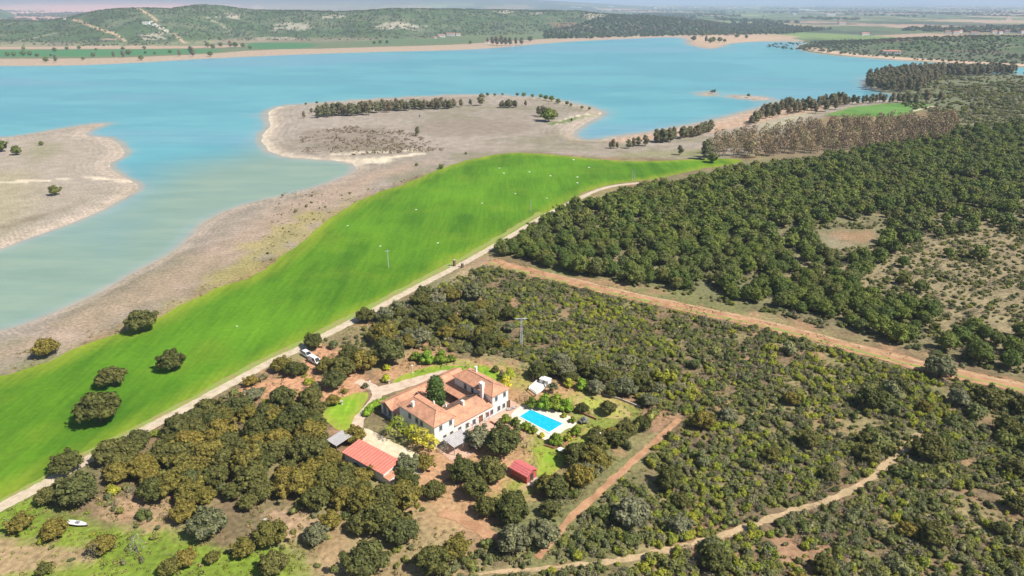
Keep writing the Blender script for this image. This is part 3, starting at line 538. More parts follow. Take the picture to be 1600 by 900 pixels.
# ------------------------------------------------------------------ plants
def leafcloud(rg, lobes, n, leaf, aspect=1.0, inner=.0, zmin=-.6, flat=.40):
    """n small bent leaf-clump faces over the lobes (cx,cy,cz,rx,ry,rz)"""
    L = np.array(lobes, float); a = L[:, 3] * L[:, 4] + L[:, 3] * L[:, 5]; k = rg.choice(len(L), n, p=a / a.sum())
    d = rg.normal(size=(n, 3)); d /= np.linalg.norm(d, axis=1)[:, None]; d[:, 2] = np.where(d[:, 2] < zmin, -d[:, 2], d[:, 2])
    rad = 1 - inner * rg.random(n) ** 1.5 + .12 * rg.normal(size=n); p = L[k, :3] + d * L[k, 3:] * rad[:, None]
    ok = np.ones(n, bool)
    for c in L: ok &= (((p - c[:3]) / c[3:]) ** 2).sum(1) > .62
    ok &= p[:, 2] > .03; p, d = p[ok], d[ok]; m = len(p)
    nn = d + rg.normal(size=(m, 3)) * flat; nn[:, 2] += .25; nn /= np.linalg.norm(nn, axis=1)[:, None]
    u = np.cross(nn, rg.normal(size=(m, 3))); u /= np.linalg.norm(u, axis=1)[:, None]; v = np.cross(nn, u); s = leaf * (.6 + .8 * rg.random(m))[:, None] * .5
    b = nn * s * .35; V = np.concatenate([p - u * s * 1.25 - b, p - v * s * aspect + b * .3, p + u * s - b, p + v * s * 1.15 * aspect], 1).reshape(-1, 3)
    return V, np.arange(4 * m).reshape(m, 4)
def cores(rg, lobes, shrink=.82):
    V, F = [], []
    bm = bmesh.new(); bmesh.ops.create_icosphere(bm, subdivisions=2, radius=1); bv = np.array([v.co[:] for v in bm.verts]); bf = np.array([[v.index for v in f.verts] for f in bm.faces]); bm.free(); o = 0
    for c in lobes:
        v = bv * (1 + .22 * (rg.random((len(bv), 1)) - .5)) * np.array(c[3:]) * shrink + np.array(c[:3]); V.append(v); F.append(bf + o); o += len(bv)
    return np.concatenate(V), np.concatenate(F)
def crownmesh(name, rg, lobes, n, leaf, mats, core=True, trunk=None, **k):
    V, F4 = leafcloud(rg, lobes, n, leaf, **k); F3 = np.zeros((0, 3), int)
    if core:
        cv, cf = cores(rg, lobes); F3 = cf + len(V); V = np.concatenate([V, cv])
    mi = [0] * (len(F4) + len(F3))
    if trunk:
        tv = np.array([tuple(v) for v in trunk.v]); tf = [f for f in trunk.f if len(f) == 4]; F4 = np.concatenate([F4, np.array(tf) + len(V)]); V = np.concatenate([V, tv]); mi = [0] * (len(F4) - len(tf)) + [1] * len(tf) + [0] * len(F3)
    return npmesh(name, V, F4, F3, mats, mi)
def dome_lobes(rg, R, z0, h, n, lr, top=.75):
    L = [(0, 0, z0 + h * .45, R * .62, R * .62, h * .45)]
    for i in range(n):
        a = 2 * math.pi * i / n + rg.random() * .7; q = R * (.55 + .25 * rg.random()); r = lr * (.8 + .45 * rg.random()); L.append((q * math.cos(a), q * math.sin(a), z0 + h * (.25 + .2 * rg.random()), r, r, r * .85))
    for i in range(max(2, n // 2)):
        a = rg.random() * 6.283; q = R * .38 * rg.random() ** .5; r = lr * (.75 + .4 * rg.random()); L.append((q * math.cos(a), q * math.sin(a), z0 + h * (top - .1 + .15 * rg.random()), r, r, r * .8))
    return L
def trunk_mb(rg, h, r, lobes=(), lean=.3, n=7, nl=5):
    t = MB(); a = Vector((0, 0, -.1)); d = Vector((rg.normal() * lean, rg.normal() * lean, 0)); mid = Vector((d.x * .5, d.y * .5, h * .5)); top = Vector((d.x, d.y, h))
    t.tube(a, mid, r * 1.25, r, None or n); t.tube(mid, top, r, r * .7, n)
    for l in list(lobes)[:nl]: t.tube(top * .85, Vector((l[0] * .8, l[1] * .8, l[2])), r * .5, r * .15, 5)
    return t
OAKS = []          # crown 1 m radius units are metres: R about 4.4
for i in range(6):
    rg = np.random.default_rng(100 + i); L = dome_lobes(rg, 4.3, 1.5, 5.0, 9 + i % 3, 1.35); L += [(rg.normal() * 1.9, rg.normal() * 1.9, 3.6 + rg.random() * 2.0, .85, .85, .75) for _ in range(9)]
    OAKS.append((L, rg))
OAK_CROWN = {}
for mk in ('oak_dark', 'oak_olive', 'oak_grey'):
    OAK_CROWN[mk] = [crownmesh('oak_crown', np.random.default_rng(200 + i), L, 2300, .52, [M[mk]]) for i, (L, _) in enumerate(OAKS)]
OAK_TRUNK = [trunk_mb(rg, 2.6, .32, L[1:7]).mesh('oak_trunk', M['bark']) for L, rg in OAKS]
PINE_CROWN, PINE_TRUNK, PINE_ONE = [], [], []
for i in range(5):
    rg = np.random.default_rng(300 + i); L = dome_lobes(rg, 3.2, 1.0, 5.0, 8, 1.05, .78); L[0] = (0, 0, 3.1, 2.6, 2.6, 2.7); L += [(rg.normal() * 1.6, rg.normal() * 1.6, 2.6 + rg.random() * 3.0, .8, .8, .65) for _ in range(9)]
    PINE_CROWN.append(crownmesh('pine_crown', rg, L, 2200, .38, [M['pine']])); T = trunk_mb(rg, 3, .2, L[1:4], .15); PINE_TRUNK.append(T.mesh('pine_trunk', M['bark']))
    PINE_ONE.append(crownmesh('pine_tree', rg, L, 700, .62, [M['pine'], M['bark']], trunk=T))
SHRUB = {}
for mk, n, core in (('shrub_green', 6, True), ('shrub_grey', 4, False), ('shrub_bright', 3, True)):
    SHRUB[mk] = []
    for i in range(n):
        rg = np.random.default_rng(400 + i); L = [(rg.normal() * .42, rg.normal() * .42, .5 + rg.random() * .55, .48 + .25 * rg.random(), .48 + .25 * rg.random(), .45 + .3 * rg.random()) for _ in range(6)]
        SHRUB[mk].append(crownmesh('shrub', rg, L, 330, .24 if core else .17, [M[mk]], core=core, inner=0 if core else .6))
M['straw'] = leafmat('straw', [(.34, .27, .12), (.28, .21, .10), (.24, .21, .09), (.19, .21, .06)]); M['grass_leaf'] = leafmat('grass_leaf', [(.20, .28, .03), (.26, .31, .04), (.30, .30, .06)]); M['brown_scrub'] = leafmat('brown_scrub', [(.22, .16, .11), (.28, .21, .14), (.19, .15, .09)])
TUFT = {k: [crownmesh('tuft', np.random.default_rng(460 + i), [(0, 0, .3, .6, .6, .35), (.4, .2, .25, .4, .4, .3), (-.3, .3, .2, .4, .4, .25)], 70, .30, [M[k]], core=False, inner=.7) for i in range(3)] for k in ('straw', 'grass_leaf', 'brown_scrub')}
def tall_tree(seed, mk, h, r, n, leaf, core=True, inner=0, num=600, bark='pale_bark', nl=8, low=.25):
    rg = np.random.default_rng(seed); L = []
    for i in range(nl):
        z = h * (low + (.93 - low) * i / (nl - 1)); w = r * (1.15 - .75 * abs(z / h - .55) * 1.6); q = r * .42 * rg.random(); a = rg.random() * 6.283; L.append((q * math.cos(a), q * math.sin(a), z, w * .62, w * .62, h * .11))
    T = MB(); T.tube((0, 0, -.1), (0, 0, h * .5), .04 * r + .12, .03 * r + .08, 6); T.tube((0, 0, h * .5), (L[-2][0], L[-2][1], h * .9), .03 * r + .08, .03, 5)
    for l in L[::2]: T.tube((0, 0, l[2] * .7), (l[0] + l[3] * .6 * math.cos(l[2] * 3), l[1] + l[3] * .6 * math.sin(l[2] * 3), l[2] + .4), .08, .03, 4)
    return crownmesh('tree', rg, L, num, leaf, [M[mk], M[bark]], core=core, trunk=T, inner=inner)
EUC = [tall_tree(500 + i, 'eucalyptus', 12.5, 3.7 + .3 * i, 0, .8, num=700, nl=9) for i in range(5)]
BARE = [tall_tree(520 + i, 'bare_crown', 11, 3.9, 0, .62, False, .75, 900, nl=8, low=.3) for i in range(5)]
# ---- scatter lists
def stuff(name, xs, ys, scl, rot, pick, protos, label, sz=None, zoff=-.05):
    """a countless mass of plants as one object"""
    z = terrain(xs, ys) + zoff; me = bpy.data.meshes.new(name); me.vertices.add(len(xs)); me.vertices.foreach_set('co', np.stack([xs, ys, z], -1).astype(np.float32).ravel())
    s3 = np.stack([scl, scl, scl * (1 if sz is None else sz)], -1)
    for nm, ty, arr, key in (('rot', 'FLOAT_VECTOR', np.stack([rot * 0, rot * 0, rot], -1), 'vector'), ('scl', 'FLOAT_VECTOR', s3, 'vector'), ('pick', 'INT', pick, 'value')):
        a = me.attributes.new(nm, ty, 'POINT'); a.data.foreach_set(key, arr.astype(np.int32 if ty == 'INT' else np.float32).ravel())
    o = link(name, me); ng = bpy.data.node_groups.new(name, 'GeometryNodeTree'); ng.interface.new_socket('Geometry', in_out='INPUT', socket_type='NodeSocketGeometry'); ng.interface.new_socket('Geometry', in_out='OUTPUT', socket_type='NodeSocketGeometry')
    gi = ng.nodes.new('NodeGroupInput'); go = ng.nodes.new('NodeGroupOutput'); ip = ng.nodes.new('GeometryNodeInstanceOnPoints'); jn = ng.nodes.new('GeometryNodeJoinGeometry')
    for pm in protos:
        po = bpy.data.objects.new('plant_shape', pm); oi = ng.nodes.new('GeometryNodeObjectInfo'); oi.inputs['Object'].default_value = po; oi.inputs['As Instance'].default_value = True; ng.links.new(oi.outputs['Geometry'], jn.inputs[0])
    def na(n, t):
        q = ng.nodes.new('GeometryNodeInputNamedAttribute'); q.data_type = t; q.inputs[0].default_value = n; return [x for x in q.outputs if x.enabled][0]
    ng.links.new(gi.outputs[0], ip.inputs['Points']); ng.links.new(jn.outputs[0], ip.inputs['Instance']); ip.inputs['Pick Instance'].default_value = True
    ng.links.new(na('pick', 'INT'), ip.inputs['Instance Index']); ng.links.new(na('rot', 'FLOAT_VECTOR'), ip.inputs['Rotation']); ng.links.new(na('scl', 'FLOAT_VECTOR'), ip.inputs['Scale'])
    ng.links.new(ip.outputs[0], go.inputs[0]); md = o.modifiers.new('plants', 'NODES'); md.node_group = ng
    return tag(o, label, name.replace('_', ' '), kind='stuff')
ROADS_W = [(W(smooth_poly(MAINROAD, False, 1)), 2.4), (W(smooth_poly(REDTRACK, False, 1)), 5.0), (W(smooth_poly(LOWTRACK, False, 1)), 1.3), (W([(1062,655),(1030,685),(985,725),(930,775),(890,810),(870,835),(840,872)]), 1.9), (W([(690,800),(730,815),(770,838),(810,860)]), 2.0), (W([(558,596),(580,603),(592,612),(585,628),(572,642),(560,655),(558,670),(572,688)]), 3), (W([(590,612),(615,606),(645,597),(680,586),(700,581)]), 3)]
def road_clear(x, y, r=0.0):
    ok = np.ones(x.shape, bool)
    for pts, w in ROADS_W: ok &= -sdf(x, y, pts, False, 30) > w + r
    return ok
def grid(pxpoly, step, jit=.9, rot=0.0, z=True):
    w = W(pxpoly); xs = [p[0] for p in w]; ys = [p[1] for p in w]; cx, cy_ = (min(xs) + max(xs)) / 2, (min(ys) + max(ys)) / 2; D = max(max(xs) - min(xs), max(ys) - min(ys)) * .75 + 10
    st = step if isinstance(step, tuple) else (step, step); gx, gy = np.meshgrid(np.arange(-D, D, st[0]), np.arange(-D, D, st[1])); gx = gx.ravel() + (rng.random(gx.size) - .5) * st[0] * jit; gy = gy.ravel() + (rng.random(gy.size) - .5) * st[1] * jit
    x = cx + gx * math.cos(rot) - gy * math.sin(rot); y = cy_ + gx * math.sin(rot) + gy * math.cos(rot); k = inpoly(x, y, w); return x[k], y[k]
def outside(x, y, *polys):
    px, py = proj(x, y, terrain(x, y)); ok = np.ones(x.shape, bool)
    for p in polys: ok &= ~inpoly(px, py, p)
    return ok
PLACED = []        # x, y, r of trees already standing
def clear_of(x, y, f=.8, extra=0.0):
    if not PLACED: return np.ones(x.shape, bool)
    q = np.array(PLACED); ok = np.ones(x.shape, bool)
    for a, b, r in q: ok &= (x - a) ** 2 + (y - b) ** 2 > (r * f + extra) ** 2
    return ok
def tree(name, crown, trunk, x, y, s, label, cat, group=None, rz=None, sz=1.0, z=None):
    e = empty(name, (x, y, (TH(x, y) if z is None else z) - .03), rng.random() * 6.283 if rz is None else rz, label, cat, group); e.scale = (s, s, s * sz)
    link('crown', crown, e)
    if trunk: link('trunk', trunk, e)
    PLACED.append((x, y, 4.3 * s if cat == 'oak tree' else 3.2 * s)); return e
def oak(cx, fy, dia, label, mk='oak_dark', group=None):
    x, y = P(cx, fy); r = dia / 2 / float(pxm(x, y, 3)); return tree('holm_oak', OAK_CROWN[mk][rng.integers(6)], OAK_TRUNK[rng.integers(6)], x, y + r * .25, r / 4.5, label, 'oak tree', group)
for a in [
 (220,520,50,'lone holm oak at the top edge of the green crop field, nearest the lake shore'), (268,580,45,'lone round holm oak in mid field, right of the lake edge oaks'), (174,606,46,'mid sized holm oak inside the field just above the biggest field oak'), (153,664,72,'biggest broad holm oak standing alone in the green crop field'),
 (70,558,40,'yellowish holm oak on the bare bank at the left end of the crop field edge','oak_olive'), (102,742,48,'dark holm oak leaning over the dirt road at lower left'), (121,790,64,'large holm oak below the dirt road, above the little white boat'), (74,788,38,'small holm oak left of the large one below the dirt road'),
 (31,832,40,'holm oak in the grass at the far lower left corner','oak_olive'), (83,842,42,'holm oak in the grass just below the little white boat','oak_olive'), (163,865,40,'half bare olive brown oak on red soil below the boat','oak_olive'), (289,886,38,'upper of two touching yellow green oaks in the bottom grass','oak_olive'), (265,900,38,'lower of two touching yellow green oaks in the bottom grass','oak_olive'),
 (332,880,26,'small round yellow green oak alone in the bottom grass','oak_olive'), (382,870,38,'yellow green oak left of a wider one in the bottom grass','oak_olive'), (422,853,54,'wide yellow green oak beside the bare gravel patch at the bottom','oak_olive'), (325,840,62,'big pale grey green oak on the lower edge of the wood','oak_grey'), (288,815,44,'olive oak touching the big grey green one','oak_olive'),
 (492,850,42,'grey green oak on dry ground right of the gravel patch','oak_grey'), (428,898,50,'oak cut by the bottom frame edge left of the sandy clearing'), (69,898,26,'small dark oak at the bottom left frame edge'), (571,898,72,'wide oak cut by the bottom frame edge below the sandy clearing'), (676,895,58,'oak at the bottom frame edge left of the path fork'),
 (712,872,46,'bright olive oak under the path fork','oak_olive'), (802,862,58,'tall rounded grey green oak by the end of the red footpath','oak_grey'), (850,852,54,'grey green oak right of its taller twin by the footpath end','oak_grey'), (986,822,62,'big dome shaped silver green oak alone in the scrub','oak_grey'), (1062,834,38,'grey oak right of the silver green dome in the scrub','oak_grey'),
 (760,806,42,'dark oak at the left end of the hedge like oak strip'), (800,798,44,'dark oak second in the oak strip below the red shed'), (784,712,62,'big dark oak between the farmhouse and the red roofed shed'), (750,702,48,'grey green oak beside the grey pergola roof','oak_grey'), (724,752,50,'dark oak in the clump below the pergola, left side'), (768,752,52,'dark oak in the clump left of the red roofed shed'),
 (744,778,46,'lowest oak of the clump left of the red roofed shed'), (678,778,38,'oak standing alone in the red yard below the farmhouse'), (633,745,44,'pale olive tree at the right end of the long red roof','oak_grey'), (664,735,34,'small round oak on the gravel yard edge','oak_olive'), (637,765,40,'oak under the right end of the long red roof','oak_dark'), (555,692,36,'brownish oak beside the grey roofed lean to','oak_olive'),
 (490,546,34,'dark oak shading the parked white vehicles'), (571,504,32,'lone oak on the right side of the dirt road above the drive'), (508,583,32,'yellowish oak just below the parked vehicles','oak_olive'), (537,590,46,'oak in the group left of the drive fork, upper'), (522,608,40,'oak in the group left of the drive fork, lowest'), (566,580,46,'oak in the group left of the drive fork, upper right','oak_olive'),
 (605,570,58,'broad oak above the drive, behind the farmhouse','oak_dark'), (598,540,46,'oak north of the broad one above the drive','oak_olive'), (545,562,32,'smaller oak between the vehicles and the drive group'), (640,520,32,'dark oak by the bend of the dirt road north of the house'), (660,470,30,'oak beside the dirt road above the bend'), (740,470,36,'oak near the start of the red track','oak_grey'),
 (1360,640,46,'dark oak near the right end of the red track','oak_dark'), (1540,640,50,'dark spreading oak below the red track at the right'), (1575,682,44,'oak with a deep shadow on the grassy patch at the right edge'), (1470,592,50,'pale grey oak hanging over the red track','oak_grey'), (1355,722,40,'oak at the bend of the sandy footpath','oak_dark'), (1455,720,56,'dark oak right of the sandy footpath end'), (1590,800,36,'oak at the right frame edge','oak_dark'),
 (520,634,24,'small round oak on the left lawn beside the white urn','oak_olive'), (950,648,30,'round grey green oak in the dry lawn right of the pool','oak_dark'), (930,688,28,'round oak behind the white lamp post right of the pool','oak_dark'), (910,645,22,'small oak touching the brick wall corner right of the pool','oak_dark'),
]: oak(*a)
OAKMARKS = [(110,735,'where the dirt road leaves the frame'),(200,700,'beside the lower dirt road'),(300,645,'beside the middle of the dirt road'),(390,600,'beside the dirt road near the red earth loop'),(470,590,'near the parked white vehicles'),(510,655,'at the left lawn'),(500,700,'next to the grey lean-to roof'),(560,760,'below the long red roof'),(640,800,'at the right corner of the dense wood'),(560,830,'at the foot of the dense wood above the sandy clearing'),(450,780,'above the gravel patch'),(330,790,'behind the big grey green oak'),(220,760,'at the low left end of the dense wood'),(300,710,'in the left half of the dense wood'),(400,700,'in the heart of the dense wood'),(450,640,'at the top of the dense wood'),
 (620,500,'by the road bend north of the house'),(700,480,'in scrub left of the lattice mast'),(790,490,'around the lattice mast'),(760,550,'behind the curved lawn'),(680,545,'at the top edge of the curved lawn'),(860,575,'behind the white hut'),(950,595,'behind the dry lawn'),(1040,635,'at the top of the red footpath'),(1000,690,'on the left of the red footpath'),(930,740,'in the middle of the oak strip'),(860,800,'at the low end of the oak strip'),(1100,700,'right of the red footpath top'),(1100,780,'in scrub above the sandy footpath'),(1250,720,'in scrub left of the sandy footpath bend'),(1250,640,'in the middle of the right hand scrub'),(1450,640,'under the right end of the red track'),(1300,860,'below the sandy footpath'),(1480,820,'in the lower right corner scrub'),(1560,720,'near the right frame edge'),(980,900,'at the bottom frame edge')]
def near(marks, a, b):
    u, v = proj(a, b, 0.0); return min(marks, key=lambda m: (m[0] - u) ** 2 + 2.2 * (m[1] - v) ** 2)[2]
TINT = dict(oak_dark='dark green', oak_olive='olive brown', oak_grey='grey green')
def wood(pxpoly, step, smin, smax, mks, label, group, keepout=(), dens=1.0, roadr=2.0, name='holm_oak'):
    x, y = grid(pxpoly, step); k = clear_of(x, y, .75, 1.6) & road_clear(x, y, roadr) & (rng.random(len(x)) < dens)
    if keepout: k &= outside(x, y, *keepout)
    for a, b in zip(x[k], y[k]):
        s = smin + (smax - smin) * rng.random(); mk = mks[rng.integers(len(mks))]; size = 'large' if s > smin + .67 * (smax - smin) else 'small' if s < smin + .33 * (smax - smin) else 'mid sized'
        tree(name, OAK_CROWN[mk][rng.integers(6)], OAK_TRUNK[rng.integers(6)], float(a), float(b), float(s), '%s %s oak %s' % (size, TINT[mk], near(OAKMARKS, float(a), float(b))), 'oak tree', group)
KEEP = [[(495,660),(565,655),(625,690),(690,720),(650,770),(600,780),(560,750),(500,705)], [(560,588),(600,560),(760,545),(860,575),(1010,640),(960,690),(880,720),(850,770),(760,790),(690,800),(640,790),(650,740),(600,720),(550,690),(490,660),(500,625),(560,610)], [(455,530),(505,545),(530,575),(500,590),(455,560)], [(380,615),(420,605),(470,612),(475,600),(455,590),(400,600)]]
wood([(165,715),(230,690),(330,650),(400,640),(470,620),(510,640),(520,690),(560,730),(600,770),(650,790),(660,840),(610,860),(520,830),(470,790),(400,800),(350,790),(270,800),(200,760),(165,740)], 4.7, .5, .92, ['oak_dark', 'oak_olive', 'oak_dark', 'oak_olive', 'oak_dark'], 'holm oak within the dense wood left of the farmhouse, dark to olive brown', 'oaks of the dense wood left of the farmhouse', KEEP[:1], .97)
wood([(300,640),(380,600),(440,575),(480,580),(480,600),(420,610),(390,640),(300,665)], 5.0, .45, .75, ['oak_dark', 'oak_grey', 'oak_olive'], 'smaller oak along the dirt road above the dense wood', 'small oaks along the dirt road', KEEP, .8)
wood([(600,500),(650,470),(740,470),(800,500),(800,560),(740,558),(700,545),(640,550),(600,530)], 5.4, .45, .85, ['oak_dark', 'oak_olive', 'oak_grey', 'oak_dark'], 'oak among the scrub north of the farmhouse', 'oaks north of the farmhouse', [], .72)
wood([(765,815),(830,770),(880,735),(920,705),(985,660),(1040,650),(1030,680),(970,730),(920,770),(880,800),(860,830),(800,830)], 4.6, .5, .8, ['oak_dark', 'oak_dark', 'oak_olive', 'oak_grey'], 'oak in the long strip between the garden and the red footpath', 'oaks of the strip beside the red footpath', [], .95)
wood([(800,590),(880,570),(1000,590),(1060,640),(1000,635),(900,610),(860,600)], 5.4, .45, .8, ['oak_dark', 'oak_grey'], 'oak at the scrub edge behind the white hut and dry lawn', 'oaks at the scrub edge behind the hut', [], .7)
wood([(1060,640),(1600,560),(1650,950),(900,950),(960,840),(880,850)], 12, .35, .75, ['oak_dark', 'oak_dark', 'oak_grey', 'oak_olive'], 'oak dotted through the scrub right of the red footpath', 'oaks dotted through the right hand scrub', [], .42)
# ---- pine plantation: rows up the slope
x, y = grid([(778,399),(802,371),(870,333),(1000,297),(1090,282),(1172,267),(1260,255),(1340,240),(1430,228),(1500,210),(1600,205),(1760,215),(1800,680),(1600,590),(1500,558),(1400,535),(1300,507),(1200,480),(1100,460),(1000,445),(900,430),(840,417)], (6.0, 4.2), .6, math.radians(8))
px_, py_ = proj(x, y, terrain(x, y)); thin = sstep(.45, .6, fbm(x, y, 40, 201, 3))
g = inpoly(px_, py_, [(1190,345),(1420,330),(1700,300),(1700,420),(1420,400),(1340,440),(1240,420)]); g2 = inpoly(px_, py_, [(1390,400),(1450,370),(1800,360),(1800,520),(1600,540),(1510,515),(1400,480),(1330,450)])
clr = inpoly(px_, py_, [(1270,350),(1375,352),(1385,385),(1290,398)])
k = ~clr & (rng.random(len(x)) > np.where(g2, .96, np.where(g, .58, .06 + thin * .42))) & road_clear(x, y, 2.5) & (-sdf(x, y, W(REDTRACK), False, 40) > 7.5)
x, y = x[k], y[k]; ordr = np.argsort(np.hypot(x, y)); x, y = x[ordr], y[ordr]; dd = -sdf(x, y, W(REDTRACK), False, 60); PX, PY = proj(x, y, 0); vis = (PX > -20) & (PX < 1620)
ind = np.where(vis)[0][:300]; rest = np.setdiff1d(np.arange(len(x)), ind); rs = .56 + .58 * rng.random(len(x)) ** .8 * (.75 + .5 * fbm(x, y, 30, 205, 3))
PINEMARKS = [(790,395,'at the corner of dirt road and red track'),(850,350,'beside the dirt road'),(930,320,'beside the upper dirt road'),(900,400,'in the left block near the road corner'),(1000,400,'in the middle of the left block'),(1000,340,'in the thinner scrubby part of the left block'),(1080,440,'behind the front rows, left part'),(1150,400,'left of the pale scrub clearing'),(1250,450,'behind the front rows, middle part'),(1330,470,'at the edge of the dry scrub slope'),(1400,500,'behind the front rows, right part'),(1240,380,'in the grey scrub left of the red bare patch'),(1350,420,'below the red bare patch'),(1450,440,'alone on the dry scrub slope'),(1560,480,'on the slope at the right frame edge'),(1570,560,'in the clump at the right frame edge')]
frow = sorted([i for i in ind if dd[i] < 13.5], key=lambda i: PX[i]); ORD = {i: n for n, i in enumerate(frow)}
for i in ind:
    edge = dd[i] < 14; s = float(rs[i]) * (1.12 if edge else .95)
    size = 'large' if rs[i] > 1.06 else 'small' if rs[i] < .92 else 'mid sized'
    if i in ORD: lb, gp = '%s front pine along the red track' % size, 'pines lining the red track'
    else: lb, gp = '%s round pine %s' % (size, near(PINEMARKS, float(x[i]), float(y[i]))), 'pines of the left plantation block' if PX[i] < 1100 else 'pines of the right plantation block'
    tree('pine_tree', PINE_CROWN[i % 5], PINE_TRUNK[i % 5], float(x[i]), float(y[i]), s, lb, 'pine tree', gp)
stuff('pine_plantation', x[rest], y[rest], rs[rest], rng.random(len(rest)) * 6.28, rng.integers(0, 5, len(rest)), PINE_ONE, 'dark green pine plantation filling the slope beyond the nearest rows')
print('pines', len(x), 'placed', len(PLACED))

# ---- scrub: the nearest shrubs singly, the rest as masses
COMP = [(560,588),(600,560),(660,552),(760,556),(830,582),(900,605),(970,612),(1015,640),(960,668),(920,700),(880,725),(850,765),(770,800),(740,850),(700,860),(600,870),(400,880),(380,840),(440,790),(520,830),(620,850),(655,790),(600,760),(520,690),(520,660),(495,655),(500,625),(555,612)]
SH = {'g': ([], [], []), 'y': ([], [], []), 'r': ([], [], [])}
def scrub(pxpoly, step, smin, smax, dens, keep=(), nz=(12, .38, .55), rr=.6, kinds=(.72, .88), treef=.65, seed=301):
    x, y = grid(pxpoly, step); n = sstep(nz[1], nz[2], fbm(x, y, nz[0], seed, 3)); k = (rng.random(len(x)) < dens * (.12 + .88 * n)) & road_clear(x, y, rr)
    if keep: k &= outside(x, y, *keep)
    x, y, n = x[k], y[k], n[k]; k = clear_of(x, y, treef); x, y, n = x[k], y[k], n[k]
    s = smin + (smax - smin) * rng.random(len(x)) ** 1.6 * (.5 + .5 * n); t = rng.random(len(x)) * .5 + fbm(x, y, 22, seed + 3, 3) * .5 + (fbm(x, y, 22, seed + 5, 3) - .5) * .4
    q = np.argsort(np.argsort(t)) / max(1, len(t)); kk = np.where(q < kinds[0], 0, np.where(q < kinds[1], 1, 2))
    return x, y, s, kk
SC = [scrub([(596,505),(640,470),(690,445),(765,414),(840,435),(940,457),(1100,495),(1300,542),(1500,592),(1900,700),(2000,1000),(560,1000),(690,890),(760,850),(860,850),(900,800),(980,730),(1060,660),(1010,640),(960,615),(870,585),(800,560),(700,548),(640,545),(600,525)], 1.08, .36, 1.15, .95, [COMP], (6, .27, .46), kinds=(.60, .84), rr=-.5),
      scrub([(880,560),(1250,545),(1600,640),(1650,760),(1300,780),(1000,720)], 6.5, 1.5, 2.5, .32, [COMP], (20, .4, .6), kinds=(.75, .9), seed=341), scrub([(900,800),(1100,760),(1400,800),(1700,780),(1700,960),(850,960)], 5.5, 1.3, 2.2, .32, [COMP], (20, .4, .6), kinds=(.7, .85), seed=351),
      scrub([(110,720),(220,680),(330,625),(440,565),(490,555),(560,520),(600,500),(600,560),(540,600),(480,640),(520,700),(620,790),(600,860),(450,800),(300,830),(160,800)], 2.4, .6, 1.5, .75, [COMP, KEEP[3], KEEP[2]], (9, .35, .55), treef=.8),
      scrub([(0,800),(120,770),(300,790),(420,830),(480,900),(0,950)], 2.6, .4, .85, .35, [], (8, .45, .6), kinds=(.6, .9)), scrub([(520,790),(740,800),(780,860),(700,900),(500,900),(470,840)], 2.4, .45, 1.0, .45, [], (8, .45, .6)), scrub([(860,760),(1000,660),(1060,660),(880,830)], 2, .8, 1.5, .9, []),
      scrub([(440,300),(560,300),(700,262),(560,322),(430,432),(300,480),(200,528),(60,575),(0,590),(0,575),(200,512),(330,455),(410,410)], 3.2, .35, .95, .26, [FIELD], (14, .48, .6), kinds=(.6, .95))]
x, y, s, kk = [np.concatenate([q[i] for q in SC]) for i in range(4)]
PX, PY = proj(x, y, 0); vis = (PX > -10) & (PX < 1610) & (PY < 905) & (PY > 0); big = s * pxm(x, y) * vis; order = np.argsort(-big); ind, rest = order[:300], order[300:]
SHMARKS = OAKMARKS + [(850,885,'at the bottom frame edge right of the path fork'),(1180,880,'at the bottom frame edge in mid picture'),(1400,860,'low on the right, below the sandy footpath'),(1550,880,'in the bottom right corner'),(1100,830,'on the upper bank of the sandy footpath'),(1320,790,'beside the sandy footpath bend'),(1430,780,'right of the sandy footpath bend')]
KN = ['shrub_green', 'shrub_grey', 'shrub_bright']; KW = ['dark green', 'twiggy', 'bright yellow green']
for i in ind:
    o = link('shrub', SHRUB[KN[kk[i]]][rng.integers(len(SHRUB[KN[kk[i]]]))], None, (float(x[i]), float(y[i]), -.05)); o.scale = (float(s[i]),) * 3; o.rotation_euler = (0, 0, rng.random() * 6.28)
    tag(o, '%s %s shrub %s' % ('large' if big[i] > np.median(big[ind]) else 'mid sized', KW[kk[i]], near(SHMARKS, float(x[i]), float(y[i]))), 'shrub', 'larger shrubs of the near scrub')
for j, (nm, lb) in enumerate((('evergreen_scrub', 'dense dark and mid green evergreen scrub covering the near ground'), ('twiggy_scrub', 'grey brown leafless scrub mixed through the evergreen scrub'), ('bright_scrub', 'yellow green fresh scrub mixed through the evergreen scrub'))):
    m = rest[kk[rest] == j]; pr = SHRUB[KN[j]]; stuff(nm, x[m], y[m], s[m], rng.random(len(m)) * 6.28, rng.integers(0, len(pr), len(m)), pr, lb, .75 + .4 * rng.random(len(m)))
print('near scrub', len(x))
